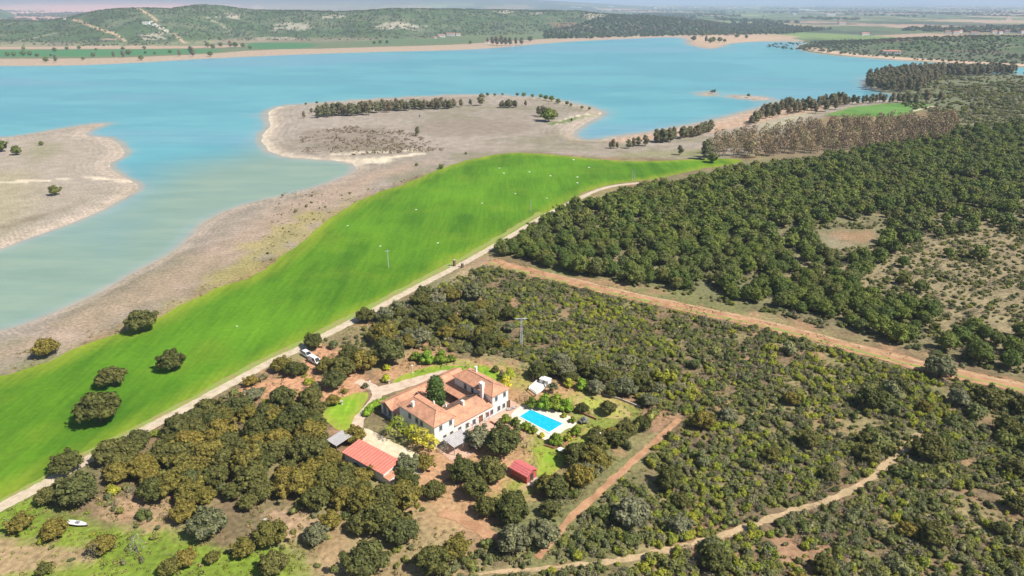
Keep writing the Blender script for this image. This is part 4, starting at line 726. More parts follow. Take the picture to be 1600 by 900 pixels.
# dry grass and weeds on the open ground
def tufts(name, pxpoly, step, smin, smax, dens, mk, label, keep=(), nz=(6, .4, .6), rr=-1.0):
    x, y, s, kk = scrub(pxpoly, step, smin, smax, dens, keep, nz, rr=rr, kinds=(.9, .99), treef=.3, seed=431 + len(name)); pr = TUFT[mk]; stuff(name, x, y, s, rng.random(len(x)) * 6.28, rng.integers(0, 3, len(x)), pr, label, 1)
GARD = [(495,655),(560,600),(620,580),(800,585),(830,640),(905,640),(915,675),(860,700),(780,690),(700,730),(600,770),(520,710)]
tufts('dry_grass', [(0,790),(130,720),(330,620),(560,500),(765,414),(940,457),(1300,542),(1900,700),(2000,980),(-100,980)], 1.5, .4, 1.0, .8, 'straw', 'dry straw coloured grass and weeds on the open near ground', [GARD, [(1120, 420), (1500, 380), (1700, 520), (1300, 500)]])
tufts('green_weeds', [(-100,790),(60,775),(330,800),(480,860),(500,960),(-200,960)], 1.3, .4, .9, .55, 'grass_leaf', 'low green weeds in the lower left clearing'); tufts('garden_weeds', [(590,575),(760,560),(860,590),(1010,640),(920,700),(860,760),(760,800),(830,690),(900,650),(800,590)], 1.4, .3, .6, .45, 'grass_leaf', 'low green weeds round the garden', [[(790,640),(822,625),(905,650),(905,670),(860,695),(795,660)]])
tufts('bed_scrub', [(440,300),(560,300),(700,262),(560,322),(430,432),(300,480),(200,528),(60,575),(0,590),(0,560),(250,480),(400,400)], 2.2, .4, 1.1, .5, 'straw', 'dry tufts on the bank between lake and crop field', [FIELD]); tufts('brown_spit_scrub', [(470,208),(560,196),(640,205),(700,235),(560,243),(470,238)], 3.2, 1.0, 2.4, .8, 'brown_scrub', 'brown low scrub on the middle of the grey peninsula', (), (14, .4, .6))
tufts('track_weeds', [(a, b - 9) for a, b in REDTRACK] + [(a, b + 10) for a, b in REDTRACK[::-1]], 1.1, .3, .8, .5, 'straw', 'dry weeds growing over the red dirt track', (), (5, .45, .62), -6.0); tufts('track_grass', [(a, b - 9) for a, b in REDTRACK] + [(a, b + 10) for a, b in REDTRACK[::-1]], 1.2, .3, .7, .5, 'grass_leaf', 'green weeds along the edges of the red dirt track', (), (7, .5, .66), -5.0)
# scrub between and beyond the pines
SC = [scrub([(790,405),(900,330),(1000,295),(1200,255),(1500,225),(1900,240),(1900,680),(1500,570),(1200,490),(900,428)], 2.1, .5, 1.25, .85, [[(1275,358),(1370,358),(1380,382),(1290,390)]], (9, .32, .55), kinds=(.6, .93), treef=.6, rr=1.2, seed=361),
      scrub([(1240,450),(1300,400),(1390,385),(1450,360),(1900,340),(1900,620),(1560,560),(1480,510),(1380,475)], 1.9, .4, 1.05, .62, [], (7, .3, .5), kinds=(.5, .97), treef=.6, rr=1, seed=365),
      scrub([(1195,252),(1330,250),(1500,180),(1700,150),(1900,160),(1900,260),(1500,226)], 3.2, .8, 1.8, .9, [], (20, .3, .55), kinds=(.6, .93), treef=0, rr=0, seed=371),
      scrub([(1425,178),(1395,150),(1440,135),(1500,113),(1700,118),(1900,130),(1900,180),(1500,185)], 5.0, 1.0, 3.0, .85, [], (30, .3, .6), kinds=(.75, .97), treef=0, rr=0, seed=381)]
x, y, s, kk = [np.concatenate([q[i] for q in SC]) for i in range(4)]; kk = np.where(kk == 2, 0, kk)
for j, (nm, lb) in enumerate((('hillside_scrub', 'grey green evergreen scrub over the hillside beyond the red track'), ('pale_hillside_scrub', 'pale grey twiggy scrub over the hillside beyond the red track'))):
    m = np.where(kk == j)[0]; pr = SHRUB[KN[j]]; stuff(nm, x[m], y[m], s[m], rng.random(len(m)) * 6.28, rng.integers(0, len(pr), len(m)), pr, lb, .8)
print('hillside scrub', len(x))
# ---- trees round the lake, one mesh each
NLAKE = {}
def laketree(kind, px, py, hpx=None, s=None, label='', group=None, cat='tree'):
    x, y, z = hit(px, py); s = s if s is not None else hpx / float(pxm(x, y, z)) / 12.5
    pr = {'eucalyptus': EUC, 'bare_poplar': BARE, 'pine_tree': PINE_ONE, 'holm_oak': PINE_ONE}[kind]
    if kind in ('pine_tree', 'holm_oak') and hpx: s = hpx / float(pxm(x, y, z)) / 6.3
    o = link(kind, pr[rng.integers(5)], None, (x, y, z - .1)); o.scale = (s, s, s); o.rotation_euler = (0, 0, rng.random() * 6.28); return tag(o, label, cat, group)
def grove(kind, pts, n, spread, hpx, label, group, cat='tree'):
    """n trees along a line of pixel feet"""
    pts = np.array(pts, float); L = np.r_[0, np.cumsum(np.hypot(*np.diff(pts, axis=0).T))]
    for i in range(n):
        t = (i + .5 + .5 * (rng.random() - .5)) / n * L[-1]; a = np.interp(t, L, pts[:, 0]); b = np.interp(t, L, pts[:, 1]) + (rng.random() - .5) * spread
        f = i / n; where = 'left end' if f < .2 else 'left of centre' if f < .4 else 'middle' if f < .6 else 'right of centre' if f < .8 else 'right end'
        laketree(kind, a, b, hpx * (.75 + .45 * rng.random()), None, '%s, %s' % (label, where), group, cat)
grove('eucalyptus', [(496,182),(540,180),(582,177)], 36, 5, 17, 'eucalyptus in the densest clump on the grey peninsula', 'eucalyptus row on the grey peninsula'); grove('eucalyptus', [(587,175),(640,172)], 20, 4, 15, 'eucalyptus in the second clump of the peninsula row', 'eucalyptus row on the grey peninsula')
grove('eucalyptus', [(643,171),(680,170),(710,169)], 24, 3.5, 14, 'eucalyptus in the third clump of the peninsula row', 'eucalyptus row on the grey peninsula'); grove('eucalyptus', [(780,169),(808,168)], 9, 2, 11, 'eucalyptus in the short clump right of the peninsula row', 'short eucalyptus clump on the peninsula')
for a in [(475,185,11,'small tree on the left tip of the peninsula'), (487,177,8,'thin sapling left of the peninsula row'), (721,167,12,'slim tree just right of the peninsula row'), (735,165,10,'slim young tree past the peninsula row'), (752,165,18,'tall thin tree standing clear right of the peninsula row'), (752,156,9,'tree behind the tall thin one on the peninsula'), (821,166,9,'small tree left of the dark clump on the peninsula'), (652,212,14,'lone slim dark tree in the middle of the bare peninsula'), (852,188,20,'dark tree at the back of the dark peninsula clump'), (841,181,15,'slender tree left of the dark peninsula clump'), (848,183,17,'second slender tree in the dark peninsula clump'), (893,190,6,'bush beside the pale track on the peninsula'), (656,183,4,'low shrub behind the lone slim tree')]: laketree('eucalyptus', a[0], a[1], a[2], None, a[3])
for a in [(857,190,22,'big round dark tree of the peninsula clump'), (864,186,15,'round dark tree right of the big one on the peninsula'), (27,242,15,'round tree on the left peninsula near the frame edge'), (2,237,18,'dark tree cut by the left frame edge'), (86,305,17,'lone round tree on the lower left peninsula'), (65,227,7,'tiny tree on the left peninsula'), (1112,254,16,'round oak at the far right tip of the crop field'), (651,259,5,'tiny bush above the crop field edge'), (689,264,8,'small upright bush by the crop field edge'), (728,241,4,'dark dot like bush above the crop field')]: laketree('holm_oak', a[0], a[1], a[2], None, a[3])
for i, (a, b, h) in enumerate([(762,150,4),(773,150,3.5),(785,149,3),(808,150,4),(818,151,5),(832,152,4),(845,153,5),(853,156,6),(862,158,7),(872,162,6),(886,164,5),(892,166,4),(909,170,4),(921,172,4),(478,164,3),(495,162,3)]): laketree('pine_tree', a, b, h * 1.3, None, 'low bush on the far rim of the peninsula, %s' % (['left tip', 'before the bend', 'at the bend', 'near the right tip'][0 if a < 500 else 1 if a < 800 else 2 if a < 865 else 3]), 'bushes along the far rim of the peninsula', 'bush')
for a in [(953,232,11),(958,232,15),(964,232,10)]: laketree('eucalyptus', *a, None, 'tree in the first trio on the right bank', 'trees along the right bank of the bay')
for a, l in [((982,232,14), 'third tree along the right bank'), ((990,229,14), 'tree left of the pair on the right bank'), ((997,228,14), 'tree in the pair on the right bank'), ((1008,228,17), 'tall tree right of the pair on the right bank'), ((1062,242,15), 'lone tree between bank and crop field tip'), ((1101,249,31), 'tall pale trunked tree at the left end of the brown wood'), ((1109,246,26), 'tall tree behind the pale trunked one')]: laketree('eucalyptus', *a, None, l, 'trees along the right bank of the bay')
grove('eucalyptus', [(1022,223),(1054,220)], 12, 3, 17, 'tree in the clump on the right bank', 'trees along the right bank of the bay'); grove('eucalyptus', [(1062,216),(1085,212),(1112,206)], 20, 4, 16, 'tree in the long clump before the brown wood', 'trees along the right bank of the bay')
grove('eucalyptus', [(1172,196),(1190,184),(1225,175),(1262,170),(1322,162)], 62, 9, 16, 'tree of the belt behind the small green field', 'tree belt behind the small green field'); grove('eucalyptus', [(1322,163),(1372,160),(1420,160)], 14, 3, 13, 'tree of the thin line behind the small green field', 'thin tree line behind the small green field')
for a, l in [((1242,178,16), 'rounded tree left of the small green field'), ((1274,177,14), 'tree at the left tip of the small green field'), ((1289,174,17), 'second tree at the left tip of the small green field'), ((1305,171,15), 'third tree at the left tip of the small green field'), ((1363,161,14), 'round dark tree behind the small green field'), ((1379,161,13), 'second round dark tree behind the small green field'), ((1433,146,17), 'dark tree on the shore right of the small green field'), ((1446,160,19), 'dark tall tree right of the small green field'), ((1467,158,14), 'dark tree right of the tall one near the small green field'), ((1430,163,16), 'pale green tree at the right corner of the small green field')]: laketree('eucalyptus', *a, None, l, 'single trees round the small green field')
grove('eucalyptus', [(1110,145),(1118,145)], 4, .5, 5, 'tiny tree on the brown islet', 'trees on the brown islet'); laketree('pine_tree', 1169, 151, 5, None, 'small bush on the second brown islet')
def region(kind, pxpoly, step, s0, s1, nmax, label, group, marks, cat='tree', mass=None, masslabel=''):
    x, y = grid(pxpoly, step); u, v = proj(x, y, terrain(x, y)); o = np.argsort(np.hypot(x, y)); vv = (u > -30) & (u < 1630)
    o1 = o[vv[o]][:nmax]; o2 = np.setdiff1d(o, o1)
    for i in o1:
        s = s0 + (s1 - s0) * rng.random(); pr = {'eucalyptus': EUC, 'bare_poplar': BARE}[kind]; z = TH(x[i], y[i])
        q = link(kind, pr[rng.integers(5)], None, (float(x[i]), float(y[i]), z - .1)); q.scale = (s, s, s); q.rotation_euler = (0, 0, rng.random() * 6.28)
        tag(q, '%s %s %s' % ('taller' if s > (s0 + s1) / 2 else 'lower', label, min(marks, key=lambda m: (m[0] - u[i]) ** 2 + 4 * (m[1] - v[i]) ** 2)[2]), cat, group)
    if len(o2) and mass: stuff(mass, x[o2], y[o2], s0 + (s1 - s0) * rng.random(len(o2)), rng.random(len(o2)) * 6.28, rng.integers(0, 5, len(o2)), BARE if kind == 'bare_poplar' else EUC, masslabel)
    print(kind, len(x))
region('bare_poplar', [(1098,236),(1120,222),(1180,216),(1260,206),(1360,203),(1490,198),(1500,204),(1472,228),(1380,236),(1260,243),(1165,248),(1110,245)], (7.5, 7.5), .6, 1.25, 300, 'bare poplar', 'tan leafless wood above the pines', [(1120,235,'at the left end of the tan wood'), (1170,240,'on the low left edge of the tan wood'), (1220,240,'on the lower edge of the tan wood'), (1200,220,'left of the middle of the tan wood'), (1270,238,'in the middle of the lower edge of the tan wood'), (1330,235,'right of the middle of the tan wood'), (1300,215,'in the middle of the tan wood'), (1400,230,'on the low right edge of the tan wood'), (1400,205,'in the right part of the tan wood'), (1460,215,'at the right end of the tan wood')], 'tree', 'leafless_wood', 'far side of the tan leafless wood above the pines')
region('eucalyptus', [(1352,139),(1356,124),(1400,113),(1470,110),(1590,112),(1590,116),(1470,121),(1440,142),(1396,144)], (9, 9), .75, 1.15, 45, 'tree', 'trees on the far right headland', [(1365,135,'at the left tip of the far right headland'), (1400,125,'in the left part of the far right headland'), (1420,140,'on the near shore of the far right headland'), (1450,115,'on the ridge of the far right headland'), (1520,112,'along the far water channel')], 'tree', 'headland_wood', 'dark wood covering the far right headland')
for k_ in range(26): laketree('bare_poplar', 1362 + rng.random() * 75, 120 + rng.random() * 22, 12 + 3 * rng.random(), None, 'reddish brown tree among the green ones on the far right headland', 'brown trees on the far right headland')
# far shore: single trees, then hill scrub and woods of the plain
for i, a in enumerate([(37,78,4),(86,81,5),(105,78,4),(124,77,4),(150,79,3),(192,78,4),(226,77,4),(12,88,5),(22,88,5),(37,87,6),(47,87,5),(58,89,4),(80,88,3),(72,97,6),(88,97,8),(130,94,4),(146,89,5),(178,90,7),(193,90,8),(201,86,6),(221,94,6),(227,84,3),(242,85,3),(266,83,4),(281,88,7),(299,85,9),(302,88,8),(329,88,6),(325,74,6),(333,76,5),(345,73,5),(360,74,7),(368,74,6),(380,74,5),(391,77,4),(585,69,4),(594,68,4),(605,68,4),(735,69,4),(762,69,7),(770,70,9),(776,71,10),(784,71,11),(790,71,9),(797,71,9),(806,70,8),(815,70,8),(828,65,6),(863,59,5),(878,59,5),(886,60,6),(894,60,7),(925,60,5),(1084,64,6),(1103,66,7),(1110,67,6),(1114,66,6),(1124,66,6),(1132,66,4),(1151,59,5),(1166,60,4),(1098,57,6)]):
    laketree('eucalyptus' if a[2] > 6 else 'pine_tree', a[0], a[1], a[2] * 1.35, None, 'small tree on the far shore %s' % ('at the left, by the dark green strip' if a[0] < 60 else 'along the dark green strip' if a[0] < 200 else 'at the right end of the dark green strip' if a[0] < 340 else 'below the ruined walls' if a[0] < 500 else 'on the beach below the hill' if a[0] < 740 else 'in the grove right of the white farm' if a[0] < 830 else 'on the sandy shore under the wood' if a[0] < 1000 else 'on the sandy headland'), 'scattered trees along the far shore')
rg = np.random.default_rng(900); FARB = [crownmesh('far_plant', rg, dome_lobes(rg, 3.4, .3, 4, 6, 1.3), 170, 1.1, [M['far_leaf']]) for _ in range(3)]
fx = (rng.random(60000) - .62) * 3600; fy = 1500 + rng.random(60000) * 2300; tt = fx / fy; Yb, Yr, zr = hill_profile(tt); z = terrain(fx, fy); k = (z > 2) & (fy < Yr * 1.08) & (rng.random(60000) < .25 + .75 * sstep(.4, .6, fbm(fx, fy, 60, 401, 3))) & (np.abs(tt) < .95)
k[np.cumsum(k) > 26000] = False; n = int(k.sum()); stuff('hill_scrub', fx[k], fy[k], .4 + .6 * rng.random(n) ** 2, rng.random(n) * 6, rng.integers(0, 3, n), FARB, 'dark evergreen scrub dotting the long hill across the lake', None, -.6)
x, y = grid([(850,61),(960,59),(1060,56),(1150,55),(1230,53),(1300,46),(1200,38),(1000,40),(850,52)], 20); z = terrain(x, y); k = rng.random(len(x)) < .75; n = int(k.sum()); stuff('far_shore_wood', x[k], y[k], 1.2 + 1.0 * rng.random(n), rng.random(n) * 6, rng.integers(0, 3, n), FARB, 'bluish wood along the far shore below the plain', None, -.6)
x, y = grid([(1250,76),(1300,84),(1440,94),(1600,101),(1800,110),(1800,54),(1560,56),(1400,60),(1300,64)], (13, 13), .8); u, v = proj(x, y, terrain(x, y)); k = ~inpoly(u, v, [(1262,75),(1420,64),(1450,56),(1400,72),(1330,84)]) & ~inpoly(u, v, [(1566,84),(1575,62),(1800,60),(1800,95)]) & (rng.random(len(x)) < .35 + .6 * sstep(.4, .6, fbm(x, y, 70, 402, 3))); n = int(k.sum()); stuff('far_right_scrub', x[k], y[k], .4 + .6 * rng.random(n), rng.random(n) * 6, rng.integers(0, 3, n), FARB, 'dark scrub over the low far right hill', None, -.5)
x, y = grid([(1262,76),(1330,82),(1400,72),(1450,57),(1400,60),(1320,66)], (17, 17), .12, .5); n = len(x); stuff('olive_orchard', x, y, .55 + .15 * rng.random(n), rng.random(n) * 6, rng.integers(0, 3, n), FARB, 'rows of olive trees in the pale orchard across the lake', None, -.3)
fy = 2600 * np.exp(rng.random(30000) * 1.9); fx = (rng.random(30000) * 1.9 - .85) * fy; k = (terrain(fx, fy) < 3) & (fbm(fx, fy * .6, 420, 403, 4) > .57); n = int(k.sum()); stuff('far_woodland', fx[k], fy[k], 2 + 2.5 * rng.random(n), rng.random(n) * 6, rng.integers(0, 3, n), FARB, 'hazy tree lines and copses on the plain to the horizon', .8, -1)

# ------------------------------------------------------------------ the farmhouse
HB = (-18.0, 138.6); R2 = math.sqrt(.5)
def HL(u, v): return (HB[0] + (u - v) * R2, HB[1] + (u + v) * R2)
def UV(px, py, z):
    x, y = P(px, py, z); return ((x - HB[0]) + (y - HB[1])) * R2, ((y - HB[1]) - (x - HB[0])) * R2
def ZU(a, b, z): return UV(590 + a / 7.26, 570 + b / 7.26, z)
sheet('terrace', [HL(*q) for q in [(-1.5,-7),(3,-8.5),(16,-6.3),(25,-4.5),(27.5,-3),(27,16),(24.5,16),(24,.2),(-1,.2)]], M['terrace'], .08, 0, .25)
sheet('courtyard', [HL(*q) for q in [(5,7.5),(18.5,7.5),(18.5,22),(5,22)]], M['terrace'], .09); sheet('porch_floor', [HL(*q) for q in [(-1.2,13.8),(5,13.8),(5,22.3),(-1.2,22.3)]], M['concrete'], .10)
house = empty('farmhouse', (HB[0], HB[1], 0), math.pi / 4, 'white farmhouse with terracotta roofs around a courtyard', 'farmhouse')
def hb(name, mat, *boxes, parent=house):
    m = MB()
    for b in boxes: m.box(*b)
    return m.build(name, M[mat], parent)
wl = hb('wall', 'white_wall', (-.9, 5.3, 0, 14, -.2, 6.25)); hb('wall', 'white_wall', (5.305, 18.295, 0.02, 7.9, -.2, 3.6)); hb('wall', 'white_wall', (18.3, 24, 0.0, 15, -.2, 6.25))
hb('wall', 'white_wall', (5.31, 23.98, 19.4, 22.3, -.2, 3.1), (-.9, 5.3, 21.9, 22.3, -.2, 3.0)); hb('wall', 'white_wall', (18.4, 23.9, 15.01, 19.39, -.2, 3.0)); hb('wall', 'white_wall', (17.5, 18.29, 7.92, 19.38, -.2, 2.9))
hb('plinth', 'concrete', (-.96, 24.06, -.06, -.004, 0, .45))
for u in (6.2, 8.4, 10.6, 12.8, 15.0): c = MB().box(u - .2, u + .2, 17.45, 17.85, 0, 2.75).box(u - .28, u + .28, 17.37, 17.93, 2.75, 2.95).build('column', M['white_wall'], house)
for u in (7.3, 9.5, 11.7, 13.9): hb('parapet', 'white_wall', (u - .88, u + .88, 17.55, 17.75, 0, .8))
for v in (15.4, 17.4, 19.6, 21.7): hb('column', 'white_wall', (-.85, -.5, v, v + .35, 0, 2.95))
def hip(x0, x1, y0, y1, ze, zr, h0, h1):
    xm = (x0 + x1) / 2; a, b, c, d = (x0, y0, ze), (x1, y0, ze), (x1, y1, ze), (x0, y1, ze); r0, r1 = (xm, y0 + h0, zr), (xm, y1 - h1, zr)
    for nm, mt, f in (('roof_slope', 'tile_y', [a, r0, r1, d]), ('roof_slope', 'tile_y', [b, c, r1, r0]), ('roof_hip', 'tile_x', [a, b, r0]), ('roof_hip', 'tile_x', [c, d, r1])): MB().slabs([f], .16).build(nm, M[mt], house)
    m = MB(); m.tube((xm, y0 + h0 - .1, zr + .02), (xm, y1 - h1 + .1, zr + .02), .13, n=8)
    for p, q in ((a, r0), (b, r0), (c, r1), (d, r1)): m.tube((p[0], p[1], p[2] + .02), (q[0], q[1], q[2] + .02), .11, n=6)
    m.build('ridge_tiles', M['tile_y'], house)
hip(-1.3, 5.7, -.35, 14.35, 6.25, 8.0, 3.3, 2.6); hip(17.9, 24.4, -.35, 15.35, 6.25, 7.9, 3.0, 2.8)
def gable_x(x0, x1, y0, ym, y1, ze, zr, mats=('tile_x', 'tile_x'), ze2=None):
    MB().slabs([[(x0, y0, ze), (x1, y0, ze), (x1, ym, zr), (x0, ym, zr)]], .15).build('roof_slope', M[mats[0]], house); MB().slabs([[(x0, ym, zr), (x1, ym, zr), (x1, y1, ze2 or ze), (x0, y1, ze2 or ze)]], .15).build('roof_slope', M[mats[1]], house)
    MB().tube((x0 + .02, ym, zr + .02), (x1 - .02, ym, zr + .02), .13, n=8).build('ridge_tiles', M['tile_y'], house)
gable_x(5.32, 18.28, -.38, 4.2, 8.3, 3.62, 5.35, ('tile_x', 'tile_brown')); gable_x(-1.35, 24.5, 17.15, 19.7, 22.8, 3.05, 4.35)
MB().slabs([[(-1.3, 14.36, 3.1), (2.2, 14.36, 4.5), (2.2, 19.5, 4.5), (-1.3, 19.5, 3.1)]], .15).build('roof_slope', M['tile_y'], house); MB().slabs([[(2.2, 14.36, 4.5), (5.6, 14.36, 3.1), (5.6, 19.5, 3.1), (2.2, 19.5, 4.5)]], .15).build('roof_slope', M['tile_y'], house)
MB().slabs([[(15.2, 8.0, 2.6), (18.28, 8.0, 3.7), (18.28, 17.6, 3.7), (15.2, 17.6, 2.6)]], .15).build('roof_slope', M['tile_y'], house); MB().slabs([[(18.3, 15.37, 3.9), (24.45, 15.37, 3.9), (24.45, 18.2, 3.5), (18.3, 18.2, 3.5)]], .15).build('roof_slope', M['tile_x'], house)
hb('wall', 'white_wall', (5.32, 5.5, .3, 7.6, 3.6, 3.62)); MB().prism([(18.285, 4.2), (18.2, 4.2), (18.2, .3), (18.285, .3)], 3.5, lambda x, y: 3.5 + (y - .3) * .42).build('wall', M['white_wall'], house)
for v in (9.0, 12.4, 15.6): hb('post', 'timber', (15.3, 15.5, v, v + .2, 0, 2.55))
def chimney(u, v, z0, z1, w=.55, d=.7, cap=True):
    m = MB().box(u - w / 2, u + w / 2, v - d / 2, v + d / 2, z0, z1); o = m.build('chimney', M['white_wall'], house)
    if cap: MB().box(u - w / 2 - .1, u + w / 2 + .1, v - d / 2 - .1, v + d / 2 + .1, z1 + .18, z1 + .28).box(u - w * .3, u + w * .3, v - d * .3, v + d * .3, z1, z1 + .18).build('cap', M['white_wall'], o)
chimney(17.5, 3.0, 4.5, 8.9, .6, .7); chimney(18.9, 4.6, 6.5, 7.9, .9, 1.2); chimney(11.4, 3.7, 4.8, 6.1, .5, .8); chimney(.3, 9.7, 6.5, 8.1, .6, .6); chimney(23.0, 11.4, 6.5, 8.3, .5, .6); chimney(5.2, 7.6, 6.2, 7.3, .35, .35, False); chimney(8.8, 7.3, 3.8, 4.9, .35, .35, False)
def window(u, v, z, w, h, face, kind='window', shutter=False):
    """face: 's' wall along x facing -y, 'w' wall facing -x, 'e' facing +x"""
    def bx(a0, a1, z0, z1, d0, d1):
        return (a0, a1, v - d1, v - d0, z0, z1) if face == 's' else (u - d1, u - d0, a0, a1, z0, z1) if face == 'w' else (u + d0, u + d1, a0, a1, z0, z1)
    c = u if face == 's' else v; o = MB().box(*bx(c - w / 2, c + w / 2, z, z + h, -.25, .012)).build(kind, M['glass' if kind == 'window' else 'timber'], house)
    f = MB()
    for a0, a1, z0, z1 in ((c - w / 2 - .09, c - w / 2 + .02, z - .06, z + h + .09), (c + w / 2 - .02, c + w / 2 + .09, z - .06, z + h + .09), (c - w / 2 + .02, c + w / 2 - .02, z + h - .02, z + h + .09)): f.box(*bx(a0, a1, z0, z1, 0, .06))
    f.build('frame', M['timber' if kind == 'door' else 'concrete'], o)
    if kind == 'window':
        MB().box(*bx(c - w / 2 - .15, c + w / 2 + .15, z - .14, z - .03, 0, .16)).build('sill', M['concrete'], o); g = MB()
        for i in range(4): q = c - w / 2 + w * (i + .5) / 4; g.box(*bx(q - .025, q + .025, z, z + h, .1, .14))
        for zz in (z + h * .3, z + h * .7): g.box(*bx(c - w / 2, c + w / 2, zz, zz + .04, .08, .1))
        g.build('grille', M['grille'], o)
for a, b, z in ((725,718,5.0), (828,655,5.0), (1320,368,5.0), (1410,318,5.0)): window(ZU(a, b, z)[0], 0, 4.35, .85, 1.25, 's')
for a, b in ((745,812), (828,775), (920,725), (1003,678), (1072,632), (1214,545), (1262,518), (1335,472), (1383,437)): window(ZU(a, b, 1.6)[0], 0, 1.05, .95, 1.25, 's')
for a, b in ((1137,598), (1428,420)): window(ZU(a, b, 1.2)[0], 0, .05, 1.15, 2.3, 's', 'door')
for a, b in ((355,590), (440,640), (515,665)): window(-.9, max(1, min(13, ZU(a, b, 4.6)[1])), 4.1, .95, 1.3, 'w')
for v in (3, 8.5): window(-.9, v, 1.0, .95, 1.2, 'w')
for a, b in ((985,255), (1065,300)): window(18.3, max(5, min(14, ZU(a, b, 4.6)[1])), 4.0, .9, 1.5, 'w')
window(24, 6, 4.2, .9, 1.3, 'e'); MB().box(24.02, 24.5, 3.2, 4.1, 4.2, 4.9).build('air_unit', M['grille'], house)
pg = empty('pergola', (*HL(3.2, -4), 0), math.pi / 4, 'grey sheet roofed pergola against the front of the farmhouse', 'pergola')
MB().slabs([[(-2.9, -1.7, 2.5), (2.9, -1.7, 2.5), (2.9, 2.6, 2.85), (-2.9, 2.6, 2.85)]], .08).build('roof_sheet', M['sheet_grey'], pg)
for a in (-2.7, 0, 2.7): MB().box(a - .07, a + .07, -1.6, -1.46, 0, 2.42).build('post', M['grille'], pg)
for a, b in ((1265,655), (1165,710), (1075,780)):
    u, v = ZU(a, b, 0); e = empty('vine_post', (*HL(u, v), .05), math.pi / 4, 'thin metal vine post on the terrace, %s from the pergola' % {1075: 'first', 1165: 'second', 1265: 'third'}[a], 'post', 'vine posts on the terrace')
    MB().tube((0, 0, 0), (0, 0, 2.5), .06).build('pole', M['rust_red'], e); MB().box(-.05, .05, -.1, 1.3, 2.45, 2.55).box(-.9, .9, -.05, .05, 2.38, 2.45).build('crossbar', M['rust_red'], e)
# ---- outbuildings
def frame_from(corners, z):
    w = [np.array(P(*c, z)) for c in corners]; o = sum(w) / 4; d = (w[2] - w[1] + w[3] - w[0]) / 2; L = np.linalg.norm(d); d /= L; n = np.array([-d[1], d[0]]); Wd = abs(((w[1] - w[0]) @ n + (w[2] - w[3]) @ n) / 2); return o, math.atan2(d[1], d[0]), L, Wd
o, a, L, Wd = frame_from([(532,703), (565,688), (622,722), (600,736)], 3.3)
e = empty('long_barn', (float(o[0]), float(o[1]), 0), a, 'long low white barn under a red sheet roof beside the gravel yard', 'barn')
MB().box(-L / 2 + .15, L / 2 - .15, -Wd / 2 + .15, Wd / 2 - .15, -.1, 2.85).build('wall', M['white_wall'], e)
MB().slabs([[(-L / 2 - .2, -Wd / 2 - .3, 2.85), (L / 2 + .2, -Wd / 2 - .3, 2.85), (L / 2 + .2, Wd / 2 + .3, 3.45), (-L / 2 - .2, Wd / 2 + .3, 3.45)]], .1).build('roof', M['sheet_red'], e); MB().prism([(-L / 2 + .16, Wd / 2 - .16), (-L / 2 + .16, -Wd / 2 + .16), (L / 2 - .16, -Wd / 2 + .16), (L / 2 - .16, Wd / 2 - .16)], 2.84, lambda x, y: 2.86 + (y + Wd / 2) / Wd * .3).build('wall', M['white_wall'], e)
for q in (-4, -1, 2): MB().box(q - .5, q + .5, Wd / 2 - .2, Wd / 2 - .13, 1.1, 2.0).build('window', M['glass'], e)
MB().box(L / 2 - .2, L / 2 - .12, -.6, .5, 0, 2.1).build('door', M['timber'], e)
e2 = empty('annex', (float(o[0] + math.cos(a) * (L / 2 + .9) + math.sin(a) * 1.1), float(o[1] + math.sin(a) * (L / 2 + .9) - math.cos(a) * 1.1), 0), a, 'tiny white annex with orange roof at the right end of the long barn', 'shed')
MB().box(-.85, 1.3, -1.3, 1.2, -.1, 1.9).build('wall', M['white_wall'], e2); MB().slabs([[(-.88, -1.5, 2.1), (1.5, -1.5, 1.85), (1.5, 1.4, 1.85), (-.88, 1.4, 2.1)]], .1).build('roof', M['tile_x'], e2)
o, a, L, Wd = frame_from([(510,687), (534,672), (547,681), (528,697)], 2.6)
e = empty('lean_to', (float(o[0]), float(o[1]), 0), a, 'open grey sheet roofed lean to left of the long barn', 'shed')
MB().slabs([[(-L / 2, -Wd / 2, 2.4), (L / 2, -Wd / 2, 2.4), (L / 2, Wd / 2, 2.8), (-L / 2, Wd / 2, 2.8)]], .08).build('roof', M['sheet_grey'], e); MB().box(-L / 2 + .1, L / 2 - .1, Wd / 2 - .25, Wd / 2 - .1, 0, 2.65).build('wall', M['dark'], e)
for p in (-1, 0, 1): MB().box(p * (L / 2 - .2) - .08, p * (L / 2 - .2) + .08, -Wd / 2 + .1, -Wd / 2 + .26, 0, 2.38).build('post', M['timber'], e)
o, a, L, Wd = frame_from([(797,727), (813,716), (839,729), (824,743)], 2.7)
e = empty('red_shed', (float(o[0]), float(o[1]), 0), a, 'small red shed with a pinkish red gable roof below the pool', 'shed')
MB().box(-L / 2 + .15, L / 2 - .15, -Wd / 2 + .2, Wd / 2 - .2, -.1, 2.2).add([(x, y, z) for x in (-L / 2 + .15, L / 2 - .15) for y, z in ((-Wd / 2 + .2, 2.2), (Wd / 2 - .2, 2.2), (0, 2.95))], [(0, 2, 1), (3, 4, 5), (0, 3, 5, 2), (1, 2, 5, 4), (0, 1, 4, 3)]).build('wall', M['rust_red'], e)
for sg in (-1, 1): MB().slabs([[(-L / 2 - .15, sg * (Wd / 2 + .15), 2.15), (L / 2 + .15, sg * (Wd / 2 + .15), 2.15), (L / 2 + .15, 0, 3.1), (-L / 2 - .15, 0, 3.1)][::sg and (1 if sg < 0 else -1)]], .07).build('roof_slope', M['sheet_pink'], e)
MB().box(L / 2 - .16, L / 2 - .1, -.5, .5, 0, 2.0).build('door', M['dark'], e); MB().box(L / 2 - .1, L / 2 + 1.3, -Wd / 2, Wd / 2, 0, .12).build('step', M['stone'], e)
